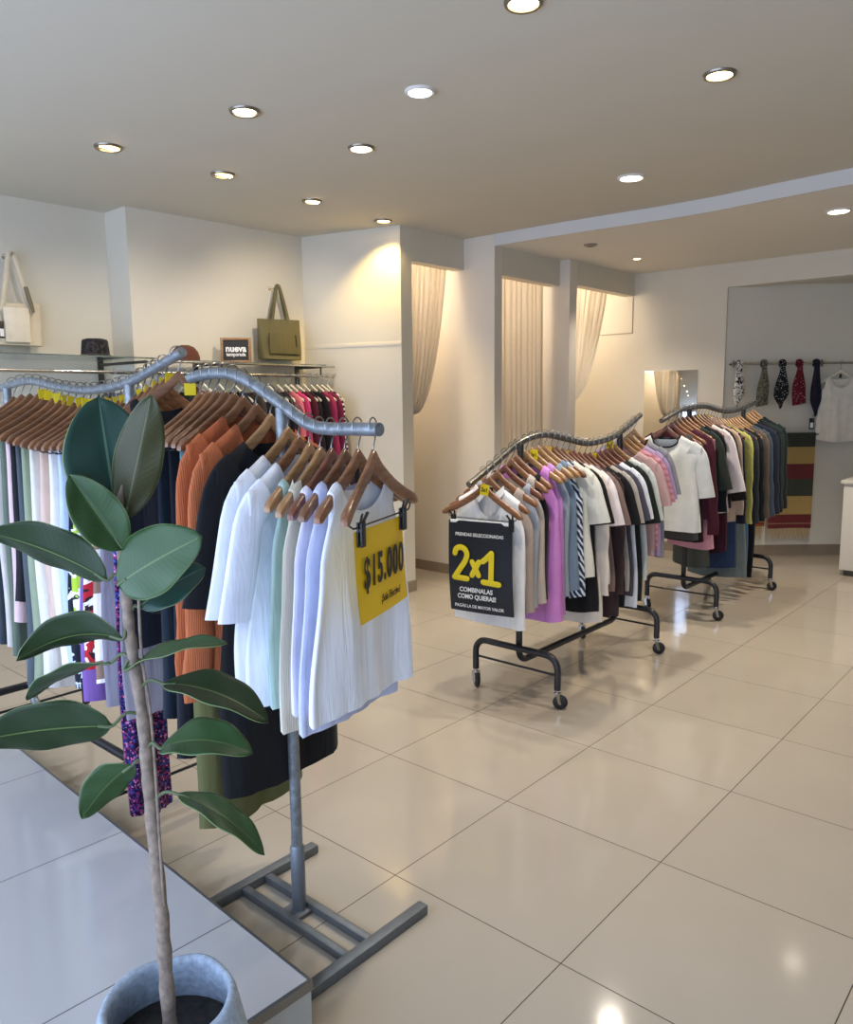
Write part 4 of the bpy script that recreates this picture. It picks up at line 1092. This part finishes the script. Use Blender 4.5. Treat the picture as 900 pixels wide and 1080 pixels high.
def leafmat(name, c1, c2, mid):
    m, nt, b = nodemat(name); L = nt.links.new
    uv = N(nt, 'ShaderNodeUVMap'); sep = N(nt, 'ShaderNodeSeparateXYZ'); L(uv.outputs[0], sep.inputs[0])
    tc = N(nt, 'ShaderNodeTexCoord')
    n = N(nt, 'ShaderNodeTexNoise', Scale=18.0, Detail=4.0); L(tc.outputs['Object'], n.inputs['Vector'])
    mx = N(nt, 'ShaderNodeMix', data_type='RGBA'); mx.inputs[6].default_value = lin(c1); mx.inputs[7].default_value = lin(c2); L(n.outputs['Fac'], mx.inputs[0])
    # side veins
    vm = N(nt, 'ShaderNodeMath', operation='ABSOLUTE'); su = N(nt, 'ShaderNodeMath', operation='SUBTRACT'); su.inputs[1].default_value = .5
    L(sep.outputs['X'], su.inputs[0]); L(su.outputs[0], vm.inputs[0])
    ad = N(nt, 'ShaderNodeMath', operation='MULTIPLY_ADD'); ad.inputs[1].default_value = -.35; L(vm.outputs[0], ad.inputs[0]); L(sep.outputs['Y'], ad.inputs[2])
    ml = N(nt, 'ShaderNodeMath', operation='MULTIPLY'); ml.inputs[1].default_value = 120; L(ad.outputs[0], ml.inputs[0])
    sn = N(nt, 'ShaderNodeMath', operation='SINE'); L(ml.outputs[0], sn.inputs[0])
    bp = N(nt, 'ShaderNodeBump', Strength=.05, Distance=.001); L(sn.outputs[0], bp.inputs['Height']); L(bp.outputs['Normal'], b.inputs['Normal'])
    lt = N(nt, 'ShaderNodeMath', operation='LESS_THAN'); lt.inputs[1].default_value = .014; L(vm.outputs[0], lt.inputs[0])
    m2 = N(nt, 'ShaderNodeMix', data_type='RGBA'); L(mx.outputs[2], m2.inputs[6]); m2.inputs[7].default_value = lin(mid); L(lt.outputs[0], m2.inputs[0])
    gt = N(nt, 'ShaderNodeMath', operation='GREATER_THAN'); gt.inputs[1].default_value = .491; L(vm.outputs[0], gt.inputs[0])
    m3 = N(nt, 'ShaderNodeMix', data_type='RGBA'); L(m2.outputs[2], m3.inputs[6]); m3.inputs[7].default_value = lin('#66784e'); L(gt.outputs[0], m3.inputs[0])
    L(m3.outputs[2], b.inputs['Base Color'])
    b.inputs['Roughness'].default_value = .42; b.inputs['Specular IOR Level'].default_value = .32
    return m
LM = {'dark': leafmat('leaf_deep_green', '#182a14', '#22381b', '#566a3c'), 'mid': leafmat('leaf_mid_green', '#2a4426', '#34502c', '#52693f'),
      'teal': leafmat('leaf_blue_green', '#17352c', '#204037', '#4a6655'), 'olive': leafmat('leaf_underside_olive', '#33371f', '#404128', '#5c5c3c')}
def leaf(base, tip, side, width, fold, bend, mat, attach):
    B, Tp, S = W(base), W(tip), Vector(side).normalized()
    a = (Tp-B); ln = a.length; a.normalize(); S = (S-a*S.dot(a)).normalized(); n = a.cross(S)
    if n.z < 0: n = -n
    fa = math.radians(fold); rows = []; uvr = []
    m, k = 22, 12
    for j in range(m+1):
        u = j/m
        w = width/2*max(.0, sin(pi*u**.92))**.60*(1.02-.06*u)
        if j == m: w = .0006
        if j == 0: w = .002
        c = B + a*ln*u + n*(bend*4*u*(1-u)*ln) - Vector((0,0,1))*(bend*.5*u*u*ln)
        row = []; ur = []
        for i in range(k+1):
            s = -1+2*i/k
            lift = abs(s)*w*sin(fa) + .0022*sin(u*15+s*3)*abs(s)
            row.append(c + S*(s*w*cos(fa)) + n*lift); ur.append((.5+.5*s, u))
        rows.append(row); uvr.append(ur)
    tipd = Vector((0,0,-1))*.010+a*.010
    mb = MB().grid(rows)
    o = mb.build('leaf', mat, plant, ang=180)
    me = o.data; uvl = me.uv_layers.new(name='UVMap'); flat = [p for r_ in uvr for p in r_]
    for lp in me.loops: uvl.data[lp.index].uv = flat[lp.vertex_index]
    md = o.modifiers.new('thickness', 'SOLIDIFY'); md.thickness = .0014; md.offset = 0
    A = W(attach)
    pp = spline([A, A.lerp(B,.5)+Vector((0,0,.012)), B, B+a*.02+n*(bend*4*.1*ln)], 4)
    MB().tube(pp, .0027, 7).build('petiole', M_STEMG, o)
leaves = [
   ((-.137,-1.065,1.297),(-.178,-1.061,1.482),(-.252,-.967,-.035),.136,14,0,'teal',(-.134,-1.064,1.27)),
   ((-.128,-1.057,1.300),(-.072,-1.034,1.484),(-.587,-.759,.282),.074,16,0,'olive',(-.134,-1.064,1.29)),
   ((-.114,-1.071,1.257),(-.142,-1.129,1.371),(-.318,-.807,-.498),.085,34,0,'mid',(-.134,-1.062,1.235)),
   ((-.144,-1.084,1.208),(-.233,-1.215,1.295),(-.684,-.02,-.729),.090,18,.05,'dark',(-.133,-1.062,1.20)),
   ((-.122,-1.078,1.203),(.010,-1.015,1.285),(-.532,.017,.846),.105,8,.04,'mid',(-.132,-1.062,1.18)),
   ((-.119,-1.048,1.164),(-.067,-.963,1.220),(-.751,.017,.66),.075,12,.04,'teal',(-.131,-1.061,1.14)),
   ((-.130,-1.072,1.116),(-.233,-1.189,1.102),(-.404,.45,-.796),.085,22,.14,'dark',(-.131,-1.060,1.12)),
   ((-.131,-1.073,1.066),(.006,-.978,1.118),(-.585,.806,.084),.070,12,.05,'mid',(-.128,-1.058,1.07)),
   ((-.174,-1.071,1.069),(-.310,-1.151,1.003),(-.369,.879,-.302),.070,10,.06,'mid',(-.129,-1.058,1.08)),
   ((-.140,-1.094,.981),(-.235,-1.257,.988),(-.292,.124,-.948),.095,12,.04,'dark',(-.124,-1.053,.99)),
   ((-.087,-1.033,1.043),(.057,-.947,1.000),(-.471,.866,.169),.085,14,.09,'dark',(-.126,-1.056,1.03)),
   ((-.085,-1.046,.943),(.046,-.970,.957),(-.498,.812,.305),.085,14,.12,'mid',(-.122,-1.052,.93)),
   ((-.129,-1.071,.912),(-.183,-1.132,.835),(.08,.753,-.653),.070,10,.10,'mid',(-.121,-1.051,.90)),
   ((-.068,-1.031,.868),(.055,-.963,.790),(-.475,.879,.021),.062,10,.08,'mid',(-.120,-1.050,.84)),
]
for l in leaves: leaf(*l[:6], LM[l[6]], l[7])

# ------------------------------------------------------------------ ceiling lamps
M_LAMPW = emit('lamp_warm', '#ffdca0', 9); M_LAMPC = emit('lamp_cool', '#e4fbff', 6); M_LAMPN = emit('lamp_neutral', '#fff3dd', 10)
M_RING = plain('brushed_nickel_ring', '#8e877a', .3, .9); M_RINGW = plain('white_ring', '#d8d4cb', .5)
def lamp(loc, label, r, ringmat, lmat, power, colr, tilt=(0,0), size=math.radians(110), recess=.0, blend=.8):
    t = thing('ceiling_downlight', label, 'ceiling light', loc, 0, 'ceiling downlights')
    MB().lathe([(r*.78,-.001),(r*.80,-.010),(r*.92,-.012),(r*1.0,-.008),(r*1.02,0)], 32).build('trim_ring', ringmat, t, ang=60)
    k = MB().lathe([(0,.0),(r*.62,.0),(r*.80,.010)], 28)
    o = k.build('lamp_face', lmat, t); o.location = (0,0,-.011); o.rotation_euler = (tilt[0], tilt[1], 0)
    ld = bpy.data.lights.new('downlight_beam', 'SPOT'); ld.energy = power; ld.color = lin(colr)[:3]; ld.spot_size = size; ld.spot_blend = blend; ld.shadow_soft_size = r*.7
    lo = bpy.data.objects.new('downlight_beam', ld); COL.objects.link(lo); lo.location = (loc[0], loc[1], loc[2]-.03); lo.rotation_euler = (tilt[0]*1.5, tilt[1]*1.5, 0)
    return t
WARM = '#ffefda'; NEU = '#fff4e4'
lamp((-1.280,.927,ZC), 'round cool white ceiling downlight above the middle of the shop', .062, M_RINGW, M_LAMPC, 45, '#e8f6ff')
lamp((-.309,1.598,ZC), 'silver ringed yellow downlight at the upper right of the ceiling', .062, M_RING, M_LAMPW, 60, WARM)
lamp((-1.242,2.703,ZC), 'bright round downlight just before the ceiling step', .078, M_RINGW, M_LAMPN, 90, NEU)
lamp((-.480,4.034,ZL), 'bright round downlight in the lower rear ceiling at the right edge', .078, M_RINGW, M_LAMPN, 135, NEU)
lamp((-1.984,.574,ZC), 'silver downlight above the left rack, nearest of its row', .066, M_RING, M_LAMPN, 45, WARM, (.15,.2))
lamp((-1.982,1.272,ZC), 'silver downlight lit warm between the cool lamp and the column', .066, M_RING, M_LAMPN, 45, WARM)
lamp((-2.874,.409,ZC), 'silver tilted downlight nearest the left wall corner', .066, M_RING, M_LAMPW, 24, WARM, (0,.35))
lamp((-2.872,1.070,ZC), 'silver tilted downlight above the small framed sign', .066, M_RING, M_LAMPW, 24, WARM, (0,.35))
lamp((-2.968,1.794,ZC), 'dark silver tilted downlight above the olive bag', .062, M_RING, M_LAMPW, 26, WARM, (.15,.4))
lamp((-3.030,2.500,ZC), 'silver downlight tight against the column, washing it in yellow', .062, M_RING, M_LAMPW, 34, '#ffd987', (.10,.16), math.radians(100), blend=.6)
lamp((-.554,.607,ZC), 'downlight at the very top edge, nearest the camera', .062, M_RING, M_LAMPW, 55, WARM)
lamp((-2.200,4.704,ZL), 'small downlight in the rear ceiling before the mirror', .040, M_RINGW, M_LAMPW, 35, WARM)
# unlit smoke-detector style fitting in the rear ceiling
d = thing('ceiling_vent', 'small dark unlit ceiling fitting in the rear ceiling', 'ceiling fitting', (-2.189,3.909,ZL))
MB().lathe([(.0,-.016),(.03,-.016),(.034,-.010)], 24).build('cover', plain('dark_fitting', '#6a6358', .5), d)
MB().lathe([(.034,-.012),(.050,-.010),(.054,0)], 24).build('rim', M_RING, d)

def point(loc, e, colr, size=.15):
    ld = bpy.data.lights.new('fitting_room_lamp', 'POINT'); ld.energy = e; ld.color = lin(colr)[:3]; ld.shadow_soft_size = size
    lo = bpy.data.objects.new('fitting_room_lamp', ld); COL.objects.link(lo); lo.location = loc
point((-3.72,3.02,2.45), 17, '#ffead2'); point((-3.5,3.85,2.4), 17, '#ffead2'); point((-3.3,4.85,2.4), 19, '#ffead2')

# daylight through the shop front
def area(loc, rot, sx, sy, e, colr):
    ld = bpy.data.lights.new('window_daylight', 'AREA'); ld.shape = 'RECTANGLE'; ld.size = sx; ld.size_y = sy; ld.energy = e; ld.color = lin(colr)[:3]
    lo = bpy.data.objects.new('window_daylight', ld); COL.objects.link(lo); lo.location = loc; lo.rotation_euler = rot
area((-.9,YF+.02,1.3), (math.radians(90),0,0), 6.0, 2.3, 130, '#c4d8ff')
w = bpy.data.worlds.new('world'); sc.world = w; w.use_nodes = True
bg = w.node_tree.nodes['Background']; bg.inputs['Color'].default_value = lin('#cfdcf0'); bg.inputs['Strength'].default_value = .6

sc.view_settings.view_transform = 'Standard'; sc.view_settings.look = 'None'
sc.view_settings.gamma = 1; sc.view_settings.exposure = 0.45; sc.view_settings.use_curve_mapping = False
